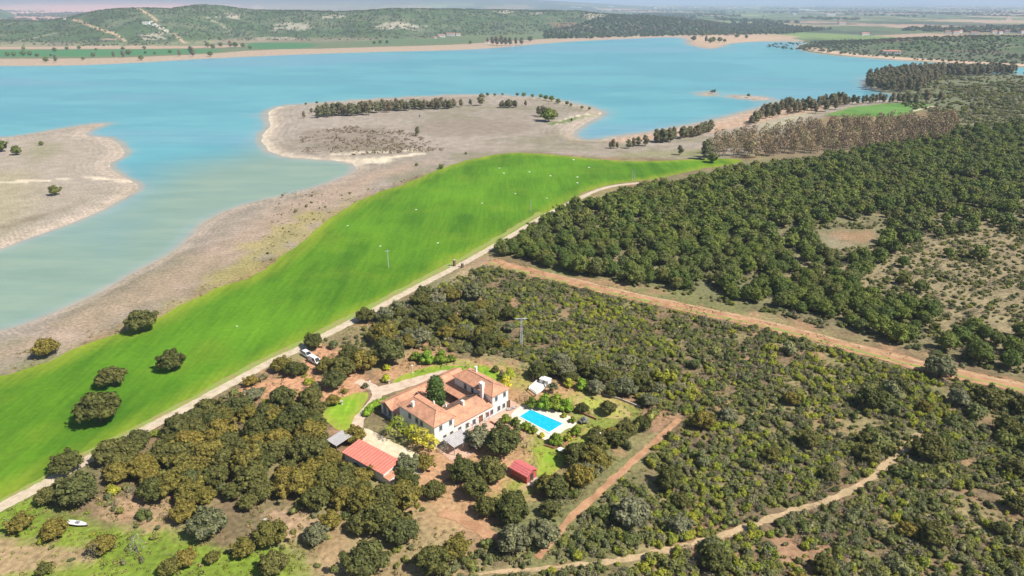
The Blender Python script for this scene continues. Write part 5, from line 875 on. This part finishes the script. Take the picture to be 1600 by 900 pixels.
hx, hy = P(852, 601); e = empty('utility_hut', (hx, hy, 0), math.radians(-32), 'small white flat roofed hut right behind the farmhouse', 'hut')
MB().box(-1.4, 1.4, -.95, .95, 0, 1.9).build('wall', M['white_wall'], e); MB().box(-1.5, 1.5, -1.05, 1.05, 1.9, 2.02).build('roof', M['white_wall'], e); MB().box(-.4, .4, -.98, -.94, .05, 1.7).build('door', M['grille'], e)
px0 = [(826,608), (838,597), (850,598), (853,606), (838,617)]; MB().prism(W(px0), .0, .75).build('base', M['patio'], None); tp = bpy.data.objects['base']; tp.name = 'raised_patio'; tag(tp, 'raised white terrace in front of the small white hut', 'terrace')
pw_ = W(px0, .75); m = MB()
for (x0, y0), (x1, y1) in zip(pw_[2:] + pw_[:1], pw_[3:] + pw_[:2]):
    d = math.hypot(x1 - x0, y1 - y0); m.box((x0 + x1) / 2 - d / 2, (x0 + x1) / 2 + d / 2, (y0 + y1) / 2 - .08, (y0 + y1) / 2 + .08, .752, 1.15, math.atan2(y1 - y0, x1 - x0))
m.build('parapet', M['white_wall'], tp)
for i, (a, b) in enumerate(((833,597), (837.5,597))): MB().box(-.12, .12, -.12, .12, 0, 1.6).ico((0, 0, 1.65), .18).build('fence_post', M['timber'], None, (*P(a, b), 0)); tag(bpy.data.objects['fence_post' if i == 0 else 'fence_post.001'], '%s brown post at the back of the raised terrace' % ('left' if i == 0 else 'right'), 'post')
# ---- pool, deck, low brick walls
sheet('pool_deck', W([(798,646),(822,629),(845,633),(905,657),(896,668),(882,672),(862,689),(848,688),(838,677),(800,655)], 0, 1), M['deck'], .12, 0, .12)
PC = [P(828.5,641), P(879.5,663), P(858,676.5), P(811.5,651.5)]; pe = empty('swimming_pool', (sum(p[0] for p in PC) / 4, sum(p[1] for p in PC) / 4, .12), 0, 'rectangular swimming pool with bright turquoise water', 'pool'); cx, cy2 = pe.location.x, pe.location.y
pin = [(p[0] - cx, p[1] - cy2) for p in PC]; pout = [(x * 1.11, y * 1.13) for x, y in pin]; m = MB()
for i in range(4):
    a, b, c, d = pin[i], pin[(i + 1) % 4], pout[(i + 1) % 4], pout[i]; m.prism([a, b, c, d], -.1, .14)
m.build('coping', M['white_wall'], pe)
mw, nt, b = newmat('pool_water'); b.inputs['Base Color'].default_value = (.0, .46, .66, 1); b.inputs['Roughness'].default_value = .08; n_ = noise(nt, 1.6, 3); nt.links.new(rampn(nt, n_.outputs[0], [(.3, (.0, .42, .62)), (.7, (.03, .54, .72))]).outputs[0], b.inputs['Base Color']); bump(nt, b, n_.outputs[0], .12, .05)
MB().prism(pin, -.11, .06).build('water', mw, pe)
def lowwall(pts, h, label, mat='brick', w=.3):
    p = W(pts); m = MB(); x0, y0 = p[0]
    for (a, b), (c, d) in zip(p[:-1], p[1:]):
        L = math.hypot(c - a, d - b); m.box((a + c) / 2 - L / 2 - .05, (a + c) / 2 + L / 2 + .05, (b + d) / 2 - w / 2, (b + d) / 2 + w / 2, 0, h, math.atan2(d - b, c - a))
    return tag(m.build('garden_wall', M[mat]), label, 'wall')
lowwall([(767,660),(782,669),(800,678),(818,687)], .55, 'low brick garden wall between the terrace and the pool bushes'); lowwall([(851,697),(865,701),(880,697),(895,686),(912,672)], .5, 'low brick garden wall along the lower right side of the pool garden'); lowwall([(897,641),(915,649),(932,656)], .55, 'low brick garden wall behind the dry lawn corner of the pool'); lowwall([(942,617),(970,625),(1000,637)], .5, 'low stone wall on the upper edge of the dry lawn', 'stone')
# ---- garden plants
def plant(name, px, fy, dia, mk, label, cat='bush', n=420, hk=.9, core=True, leaf=None, trunkh=0.0, inner=0, lobes=7):
    x, y = P(px, fy); r = dia / 2 / float(pxm(x, y, 1)); rg = np.random.default_rng(int(px * 7 + fy)); L = dome_lobes(rg, r * .95, trunkh, r * 2 * hk, lobes, r * .36); e = empty(name, (x, y, -.02), 0, label, cat)
    link('crown', crownmesh('crown', rg, L, n, leaf or max(.2, r * .16), [M[mk]], core=core, inner=inner), e); link('trunk', trunk_mb(rg, max(.4, trunkh + r * .6), .05 + r * .04, L[1:6]).mesh('trunk', M['bark']), e)
for a in [('oleander',789,660,18,'garden_leaf','round bush by the terrace end of the low brick wall'), ('oleander',806,664,17,'garden_leaf','left bush of the trio on the near side of the pool'), ('oleander',821,671,18,'garden_leaf','middle bush of the trio on the near side of the pool'), ('oleander',833,676,16,'garden_leaf','right bush of the trio on the near side of the pool'), ('oleander',847,683,10,'yellow_leaf','little yellow bush at the near pool corner'), ('oleander',868,694,25,'garden_leaf','wide dark bush at the lowest corner of the pool garden'), ('oleander',888,688,15,'shrub_bright','yellow green bush right of the widest pool garden bush'), ('oleander',900,679,20,'garden_leaf','big round bush right of the pool'), ('oleander',895,660,13,'garden_leaf','small round bush at the right pool deck corner'), ('oleander',881,652,10,'shrub_bright','small yellowish bush at the back of the pool deck'),
          ('oleander',912,661,15,'silver_leaf','silvery bush on the pale paving right of the pool'), ('laurel',831,637,22,'garden_leaf','left end bush of the tall screen behind the pool'), ('laurel',850,638,30,'hedge_leaf','second bush of the tall screen behind the pool'), ('laurel',867,639,32,'garden_leaf','third bush of the tall screen behind the pool'), ('laurel',885,641,26,'hedge_leaf','right end bush of the tall screen behind the pool'),
          ('garden_shrub',774,581,14,'oak_dark','dark low shrub on the curved lawn'), ('garden_shrub',784,588,12,'oak_grey','grey low shrub on the curved lawn below the dark one'), ('garden_shrub',889,604,17,'spring_leaf','fresh green shrub right of the hut'), ('garden_shrub',908,608,22,'hedge_leaf','bright green shrub second right of the hut'), ('garden_shrub',603,596,15,'spring_leaf','lime green shrub where the drive splits'), ('garden_shrub',604,578,13,'spring_leaf','lime green shrub above the other by the drive split'), ('garden_shrub',571,606,11,'oak_grey','grey green shrub left of the drive fork'), ('garden_shrub',539,614,10,'oak_olive','brownish small shrub on red soil left of the drive'), ('garden_shrub',891,716,13,'oak_dark','dark spiky shrub on the lawn below the pool garden'), ('garden_shrub',912,698,9,'oak_dark','small dark shrub above the spiky one'), ('garden_shrub',914,639,9,'oak_dark','low dark shrub in the dry lawn'), ('garden_shrub',735,700,14,'silver_leaf','silver leaved shrub beside the near brick wall'), ('garden_shrub',705,565,16,'garden_leaf','green bush at the top of the curved lawn, right'), ('garden_shrub',690,566,24,'garden_leaf','middle green bush at the top of the curved lawn'), ('garden_shrub',668,567,26,'hedge_leaf','big bright green bush at the top of the curved lawn'), ('garden_shrub',650,562,18,'garden_leaf','green bush left of the big bright one above the lawn')]: plant(*a)
plant('olive_tree', 864, 614, 18, 'oak_grey', 'grey green small tree beside the raised white terrace', 'tree', 380, .7, True, None, 1.2)
for a in [(622,684,36,'spring_leaf','bright lime tree in front of the left farmhouse wing'), (645,692,30,'spring_leaf','lime tree between the brightest lime and the yellow ones'), (661,700,34,'yellow_leaf','yellow flowering tree at the near left farmhouse corner'), (674,706,28,'yellow_leaf','second yellow tree nearest the pergola'), (796,596,20,'spring_leaf','small lime green tree on the curved lawn behind the house'), (790,610,20,'yellow_leaf','thin yellow green tree right behind the farmhouse end')]:
    plant('lime_tree', *a, 'tree', 1500, 1.0, False, .30, 1.0, .55, 8)
for a in [(603,680,26,'bare_crown','leafless greyish tree at the hedge end left of the farmhouse'), (697,706,18,'silver_leaf','thin whitish tree beside the pergola'), (820,628,18,'bare_crown','leafless small tree between farmhouse and terrace'), (822,700,26,'silver_leaf','leafless grey tree between the pool bushes and the red shed'), (833,738,16,'bare_crown','leafless creeper bush at the front of the red shed'), (215,862,30,'silver_leaf','grey dead bush on red soil at the lower left'), (150,872,28,'shrub_grey','grey brush heap on red soil left of the dead bush')]:
    plant('bare_tree', *a, 'tree', 700, .9, False, .18, .6, .8, 7)
rg = np.random.default_rng(5); hp = W(smooth_poly([(573,650),(580,640),(590,634),(604,630),(612,632)], False, 1)); L = []
for (a, b), (c, d) in zip(hp[:-1], hp[1:]):
    for t in np.arange(0, 1, .34): L.append((a + (c - a) * t - hp[0][0], b + (d - b) * t - hp[0][1], .9, 1.15, 1.15, 1.0))
e = empty('hedge', (*hp[0], 0), 0, 'bright green clipped hedge curving round the left corner of the farmhouse', 'hedge'); link('foliage', crownmesh('hedge', rg, L, 1600, .26, [M['hedge_leaf']]), e)
# cypress in the courtyard
cyx, cyy = HL(9.8, 12.6); e = empty('cypress', (cyx, cyy, 0), 0, 'tall dark cypress standing in the farmhouse courtyard', 'tree'); rg = np.random.default_rng(9)
L = [(0, 0, z, r, r, 1.1) for z, r in ((1.6, 1.7), (2.6, 2.1), (3.8, 2.35), (5, 2.45), (6.2, 2.45), (7.4, 2.35), (8.5, 2.1), (9.4, 1.7))] + [((1.5 * math.cos(a)), 1.5 * math.sin(a), z, .9, .9, 1.3) for a, z in ((0, 3), (1.2, 4.5), (2.3, 3.2), (3.6, 5), (4.6, 3.6), (5.6, 5.4))]
link('crown', crownmesh('cypress', rg, L, 2600, .34, [M['cypress_leaf']], flat=.4), e); MB().tube((0, 0, -.1), (0, 0, 2), .3, .2).build('trunk', M['bark'], e)
# ---- vehicles
def vehicle(px, py, ang, label, kind):
    x, y = P(px, py); e = empty('parked_car', (x, y, .1), ang, label, 'car'); Lh, Wh = (2.25, .9)
    prof = [(-2.25,.35),(-2.28,.75),(-2.2,.98),(-1.2,1.02),(-1.1,1.0),(1.1,.98),(2.1,.86),(2.26,.65),(2.24,.35)] if kind == 'suv' else [(-2.4,.4),(-2.42,.9),(-2.38,1.05),(.95,1.05),(2.2,.92),(2.38,.7),(2.36,.4)]
    n = len(prof); m = MB(); m.add([(a, s * (Wh if b < .9 else Wh * .95), b) for s in (-1, 1) for a, b in prof], [tuple(range(n)), tuple(range(n, 2 * n))[::-1]] + [((i + 1) % n, i, n + i, n + (i + 1) % n) for i in range(n)]); o = m.build('body', M['white_paint'], e)
    cab = [(-2.1,1.0),(-1.75,1.62),(.35,1.66),(1.15,.99)] if kind == 'suv' else [(-2.3,1.05),(-2.2,1.9),(.9,1.9),(1.7,1.0)]
    w0, w1 = Wh * .94, Wh * .76; gl = [(a, s * (w0 if b < 1.2 else w1), b) for s in (-1, 1) for a, b in cab]; MB().add(gl, [(0, 1, 2, 3), (7, 6, 5, 4), (0, 4, 5, 1), (1, 5, 6, 2), (2, 6, 7, 3), (3, 7, 4, 0)]).build('windows', M['glass'], e)
    tz = cab[1][1]; MB().box(cab[1][0] - .03, cab[2][0] + .03, -w1 - .02, w1 + .02, tz - .05, tz + .05).build('roof', M['white_paint'], e); r = MB()
    for s in (-1, 1):
        for a, b in ((cab[0], cab[1]), (cab[3], cab[2])): r.tube((a[0], s * w0, a[1]), (b[0], s * w1, b[1]), .05, n=4)
        for q in (-.6, .3): r.tube((q, s * w0, 1.0), (q, s * w1, tz), .045, n=4)
        if kind == 'van': r.box(-2.25, -.3, s * w0 - .02, s * w0 + .02, 1.0, 1.75)
    r.build('pillars', M['white_paint'], e)
    for qx in (-1.4, 1.4):
        for s in (-1, 1): wq = MB().tube((qx, s * .92, .33), (qx, s * .7, .33), .34, n=16).build('wheel', M['rubber'], e); MB().tube((qx, s * .94, .33), (qx, s * .9, .33), .2, n=10).build('rim', M['steel'], wq)
    for s in (-1, 1): MB().box(prof[-2][0] - .12, prof[-2][0] + .02, s * .62 - .16, s * .62 + .16, .62, .76).build('headlight', M['steel'], e); MB().box(prof[1][0] - .01, prof[1][0] + .08, s * .7 - .1, s * .7 + .1, .65, .9).build('tail_light', M['red_light'], e)
vehicle(480.5, 557, math.radians(-43), 'white car parked under the oak, the left one nearer the dirt road', 'suv'); vehicle(492.5, 567, math.radians(-41), 'white van parked nose out, the right one away from the dirt road', 'van')
bx_, by_ = P(122, 821); e = empty('boat', (bx_, by_, .1), math.radians(-10), 'small white topped boat lying on the grass at the lower left', 'boat')
st = [(-2.3, .75, .0), (-1, .95, 0), (.6, .9, 0), (1.7, .5, .06), (2.35, .04, .22)]; e.scale = (1.05, .62, .9); V = [(a, s * w * k, z + zz) for a, w, z in st for s, k, zz in ((-1, .5, .0), (-1, 1, .62), (1, 1, .62), (1, .5, .0))]
MB().add(V, [(0, 1, 2, 3), (19, 18, 17, 16)] + [(i * 4 + j, i * 4 + 4 + j, i * 4 + 4 + (j + 1) % 4, i * 4 + (j + 1) % 4) for i in range(4) for j in (0, 2, 3)]).build('hull', M['purple'], e)
MB().prism([(-2.32, -.8), (-1, -1), (.6, -.95), (1.7, -.55), (2.42, 0), (1.7, .55), (.6, .95), (-1, 1), (-2.32, .8)], .6, .68).build('deck', M['white_paint'], e); MB().box(-.3, .5, -.45, .45, .68, .95).build('cabin', M['grille'], e); MB().box(-2.6, -2.3, -.2, .2, .3, .95).build('outboard_motor', M['dark'], e)
# ---- poles and pylon
def pole(px, py, h, label, arm=1.0):
    x, y, z = hit(px, py); e = empty('power_pole', (x, y, z), .2, label, 'pole'); MB().tube((0, 0, -.2), (0, 0, h), .2, .11, 8).build('pole', M['concrete'], e)
    if arm: MB().box(-arm, arm, -.06, .06, h - .5, h - .36).build('crossarm', M['steel'], e); [MB().tube((q * arm * .9, 0, h - .36), (q * arm * .9, 0, h - .05), .06, n=6).build('insulator', M['dark'], e) for q in (-1, 0.3, 1)]
pole(607, 418, 7.6, 'pale concrete power pole standing in the middle of the crop field', 1.0); pole(829, 331, 6.5, 'thin pole in the crop field between the big pole and the pines', .0); pole(988, 283, 7, 'left pole of the twin poles at the tip of the dirt road', 0); pole(991, 283, 7, 'right pole of the twin poles at the tip of the dirt road', 0)
x, y, z = hit(814.4, 541); e = empty('lattice_mast', (x, y, 0), .1, 'galvanised lattice mast with a wide crossarm rising from the scrub', 'pylon'); H_ = 9.8; m = MB()
def cn(i, z): r = .42 * (1 - z / H_ * .62); return Vector(((-r, r, r, -r)[i % 4], (-r, -r, r, r)[i % 4], z))
for i in range(4): MB().tube(cn(i, -.1), cn(i, H_), .055, n=4).build('leg', M['steel'], e)
for k in range(11):
    for i in range(4): m.tube(cn(i, k * .89), cn(i + 1, k * .89 + .89), .03, n=4); m.tube(cn(i, k * .89), cn(i + 1, k * .89), .03, n=4)
m.build('bracing', M['steel'], e); MB().box(-2.0, 2.0, -.1, .1, H_ - .25, H_ - .1).tube((-1.9, 0, H_ - .2), (-.1, 0, H_ - .9), .04, n=4).tube((1.9, 0, H_ - .2), (.1, 0, H_ - .9), .04, n=4).build('crossarm', M['steel'], e)
for q in (-1.9, 0, 1.9): MB().tube((q, 0, H_ - .1), (q, 0, H_ + .4), .07, n=6).build('insulator', M['dark'], e)
for a, b, h, lb in ((710, 416, 2.7, 'taller dark stone gate pillar on the field side of the dirt road'), (722.5, 418, 1.9, 'shorter brown stone gate pillar on the scrub side of the dirt road')):
    e = empty('gate_pillar', (*P(a, b), 0), .7, lb, 'pillar'); MB().box(-.4, .4, -.4, .4, -.05, h).build('shaft', M['dark_stone'], e); MB().box(-.5, .5, -.5, .5, h, h + .15).build('cap', M['stone'], e)
e = empty('rubble', (*P(704, 417), 0), 0, 'white stone heap at the foot of the taller gate pillar', 'stones'); rg = np.random.default_rng(3)
for i in range(5): MB().ico((rg.normal() * .5, rg.normal() * .4, .15), (.35, .28, .25), 1, .3, rg).build('stone', M['stone'], e)
for a, b, w in [(594,385,'above the big field pole'),(684,380,'right of the big field pole'),(650,328,'left of the thin field pole, upper'),(753,318,'left of the thin field pole'),(805,303,'above left of the thin field pole'),(854,310,'above right of the thin field pole'),(543,353,'at the left bulge of the crop field'),(780,263,'near the top rim of the crop field, left'),(787,271,'near the top rim of the crop field, just below the left one'),(827,269,'in the upper crop field, centre'),(860,275,'in the upper crop field, right of centre'),(896,250,'at the very top rim of the crop field'),(920,262,'at the upper right of the crop field'),(902,277,'below the top rim at the right'),(902,286,'lowest at the right of the crop field'),(370,510,'right of the topmost lone oak in the field')]:
    x, y = P(a, b); r = 1.5 / float(pxm(x, y)); rg = np.random.default_rng(int(a)); m = MB().ico((0, 0, r * .25), (r, r * .8, r * .45), 1, .3, rg).ico((r * .9, .3 * r, r * .1), (r * .5, r * .5, r * .3), 1, .3, rg); tag(m.build('pale_rock', M['white_wall'], None, (x, y, .05)), 'white rock ' + w, 'rock', 'white rocks in the crop field')
def lamp(px, py, lb):
    e = empty('lamp_post', (*P(px, py), 0), 0, lb, 'lamp post'); MB().tube((0, 0, 0), (0, 0, 2.3), .07, .05).build('pole', M['white_paint'], e); MB().ico((0, 0, 2.5), .24, 2).build('lamp_globe', M['white_paint'], e); MB().tube((0, 0, 0), (0, 0, .2), .35, .3, 12).build('base', M['stone'], e)
lamp(937, 690, 'white globe lamp post on the lawn right of the pool'); lamp(644.5, 583, 'white globe lamp post at the left end of the curved lawn'); lamp(578.5, 608, 'thin lamp post in the middle of the drive fork')
for a, b, lb in ((534, 632, 'white stone urn beside the round oak on the left lawn'), (607.5, 599, 'small white stone urn at the drive split')): e = empty('stone_urn', (*P(a, b), 0), 0, lb, 'urn'); MB().tube((0, 0, 0), (0, 0, .5), .35, .25, 10).build('foot', M['stone'], e); MB().tube((0, 0, .5), (0, 0, 1.0), .2, .4, 12).tube((0, 0, 1.0), (0, 0, 1.08), .44, .44, 12).build('bowl', M['stone'], e)
x, y = P(876, 706); e = empty('garden_table', (x, y, .05), .3, 'white oval table on the lawn right above the red shed', 'table'); MB().tube((0, 0, .68), (0, 0, .74), .8, .8, 16).build('table_top', M['white_paint'], e); [MB().tube((math.cos(q) * .55, math.sin(q) * .55, 0), (math.cos(q) * .4, math.sin(q) * .4, .68), .04, n=5).build('leg', M['white_paint'], e) for q in (.7, 2.3, 3.9, 5.5)]
for a, b, c in ((797, 641, 'left'), (803, 639, 'right')):
    e = empty('sun_lounger', (*P(a, b), .1), math.radians(20), '%s grey sun lounger on the paving between the house and the pool' % c, 'sun lounger'); MB().box(-.9, .4, -.3, .3, .28, .36).build('seat', M['sheet_grey'], e); MB().slabs([[(.4, -.3, .36), (.95, -.3, .75), (.95, .3, .75), (.4, .3, .36)]], .06).build('backrest', M['sheet_grey'], e); [MB().box(q - .03, q + .03, s - .03, s + .03, 0, .28).build('leg', M['grille'], e) for q in (-.8, .3) for s in (-.26, .26)]
tag(MB().box(-.25, .25, -.25, .25, 0, .9).box(-.3, .3, -.3, .3, .9, 1.0).build('well_block', M['concrete'], None, (*P(415, 817), 0)), 'small grey concrete block on the bare gravel patch at the bottom', 'block')
# ---- far buildings
def far_house(px, py, L, Wd, H, ang, label, name='far_house', roof='far_roof', wall='white_wall', rise=.25, group=None):
    x, y, z = hit(px, py); e = empty(name, (x, y, z), ang, label, 'house', group); MB().box(-L / 2, L / 2, -Wd / 2, Wd / 2, -2, H).build('wall', M[wall], e)
    if roof: o = .4; MB().add([(sx * (L / 2 + o), sy * (Wd / 2 + o), H + .02) for sx, sy in ((-1, -1), (1, -1), (1, 1), (-1, 1))] + [(-L / 2 - o, 0, H + Wd * rise), (L / 2 + o, 0, H + Wd * rise)], [(3, 2, 1, 0), (0, 1, 5, 4), (2, 3, 4, 5), (1, 2, 5), (3, 0, 4)]).build('roof', M[roof], e)
    if L < 40:
        for q in np.arange(-L / 2 + 2, L / 2 - 1, 4): MB().box(q - .6, q + .6, -Wd / 2 - .05, -Wd / 2 + .3, H * .35, H * .7).build('window', M['glass'], e)
far_house(690, 58, 22, 9, 6, .1, 'left white house of the farm on the far shore hill'); far_house(704, 56, 24, 9, 7, -.05, 'biggest white house of the farm on the far shore hill'); far_house(716, 56, 14, 8, 6, .1, 'right white house of the farm on the far shore hill'); far_house(680, 60, 9, 7, 4, .3, 'small reddish outhouse below the left end of the far farm', wall='cream')
far_house(229, 38, 18, 10, 7, .2, 'pale roofless ruin on the far hill, larger block', roof=None); far_house(241, 40, 10, 8, 4, .2, 'pale roofless ruin on the far hill, small block', roof=None); far_house(101, 30.5, 6, 5, 4, 0, 'tiny white cabin on the crest of the far hill at the left')
for i, (a, b, l) in enumerate(((405,62,20), (413,62,12), (432,62,16), (443,61,16), (455,62,20))): far_house(a, b, l, 6, 5, .05, 'ruined pinkish wall block above the small green field, %s from the left' % ['first', 'second', 'third', 'fourth', 'fifth'][i], roof=None, wall='cream', group='ruined blocks on the far shore')
far_house(761, 69, 10, 8, 6, 0, 'small house among the grove on the far shore'); far_house(764, 66, 7, 6, 5, 0, 'tiny house above the grove on the far shore', wall='cream')
far_house(1351, 55, 26, 12, 6, .1, 'white house beyond the olive orchard'); far_house(1392, 84, 34, 10, 5, -.15, 'long white house on the far right shore'); far_house(1140, 57, 12, 7, 4, 0, 'white hut on the sandy headland')
for i, (a, b, l) in enumerate(((1480,52,16),(1493,53,20),(1500,51,12),(1522,54,24),(1553,52,18),(1562,53,14),(1573,51,16),(1587,49,14),(1597,52,16))): far_house(a, b, l, 10, 7, .2 * (i % 3 - 1), 'white house in the hamlet beyond the far right hill, %s from the left' % ['first','second','third','fourth','fifth','sixth','seventh','eighth','ninth'][i], group='hamlet beyond the far right hill')
for i, (a, b, l, t) in enumerate(((895,11.5,90,'left'),(905,12,70,'second'),(930,11.8,80,'third'),(955,11,70,'right'))): far_house(a, b, l, 40, 9, 0, '%s pale shed of the row on the plain above the far wood' % t, 'far_shed', None)
for i, (a, b, l, t) in enumerate(((1248,13.5,110,'uppermost'),(1257,15.5,140,'big middle'),(1271,17.3,90,'right'),(1262,17.2,60,'lower'),(1240,23.5,30,'small left'),(1297,24.5,70,'long pale'))): far_house(a, b, l, 40, 12, 0, '%s white industrial shed on the plain at the right' % t, 'far_shed', None)
rg = np.random.default_rng(77)
for i in range(44): far_house(1000 + rg.random() * 190, 9.6 + rg.random() * 4.2, 25 + 40 * rg.random(), 22, 8 + 9 * rg.random(), rg.random() * .5, 'pale building of the distant town on the plain', 'town_house', 'far_roof' if i % 2 else None, ['white_wall', 'cream'][i % 2], .12, 'distant town on the plain')
for a, b, t in ((1388,24,'near the tree lined fields'),(1575,31,'at the far right of the plain'),(1315,38,'beside the pinkish fields'),(640,10,'in front of the mountain at the top')): far_house(a, b, 34, 16, 8, 0, 'lone white house ' + t)

# things still sharing a label are told apart by their order in the picture
def tell_apart():
    by = {}
    for o in bpy.data.objects:
        if o.parent is None and o.get('category') and o.get('label') and not o.get('kind'): by.setdefault(o['label'], []).append(o)
    for lb, os_ in by.items():
        if len(os_) < 2: continue
        q = [(float(proj(o.location.x, o.location.y, o.location.z)[0]), o) for o in os_]; q.sort(key=lambda t: t[0])
        words = ['first', 'second', 'third', 'fourth', 'fifth', 'sixth', 'seventh', 'eighth', 'ninth', 'tenth']
        for i, (_, o) in enumerate(q):
            w = 'leftmost' if i == 0 else 'rightmost' if i == len(q) - 1 else '%s from left' % (words[i] if i < 10 else str(i + 1) + ('th' if i % 10 > 2 or i // 10 == 1 else ['st', 'nd', 'rd'][i % 10]))
            o['label'] = (lb + ', ' + w) if len(lb.split()) + len(w.split()) <= 16 else lb
tell_apart()

# ------------------------------------------------------------------ the air
mh = bpy.data.materials.new('haze'); mh.use_nodes = True; nt = mh.node_tree; nt.nodes.remove(nt.nodes['Principled BSDF']); pv = nt.nodes.new('ShaderNodeVolumePrincipled'); nt.links.new(pv.outputs[0], nt.nodes['Material Output'].inputs['Volume'])
pv.inputs['Density'].default_value = HAZE; pv.inputs['Color'].default_value = (.60, .75, 1.0, 1); pv.inputs['Anisotropy'].default_value = 0.0
hz = MB().box(-80000, 80000, -1600, 34000, -4, 330).build('haze', mh); tag(hz, 'pale blue haze over the whole country', kind='stuff')
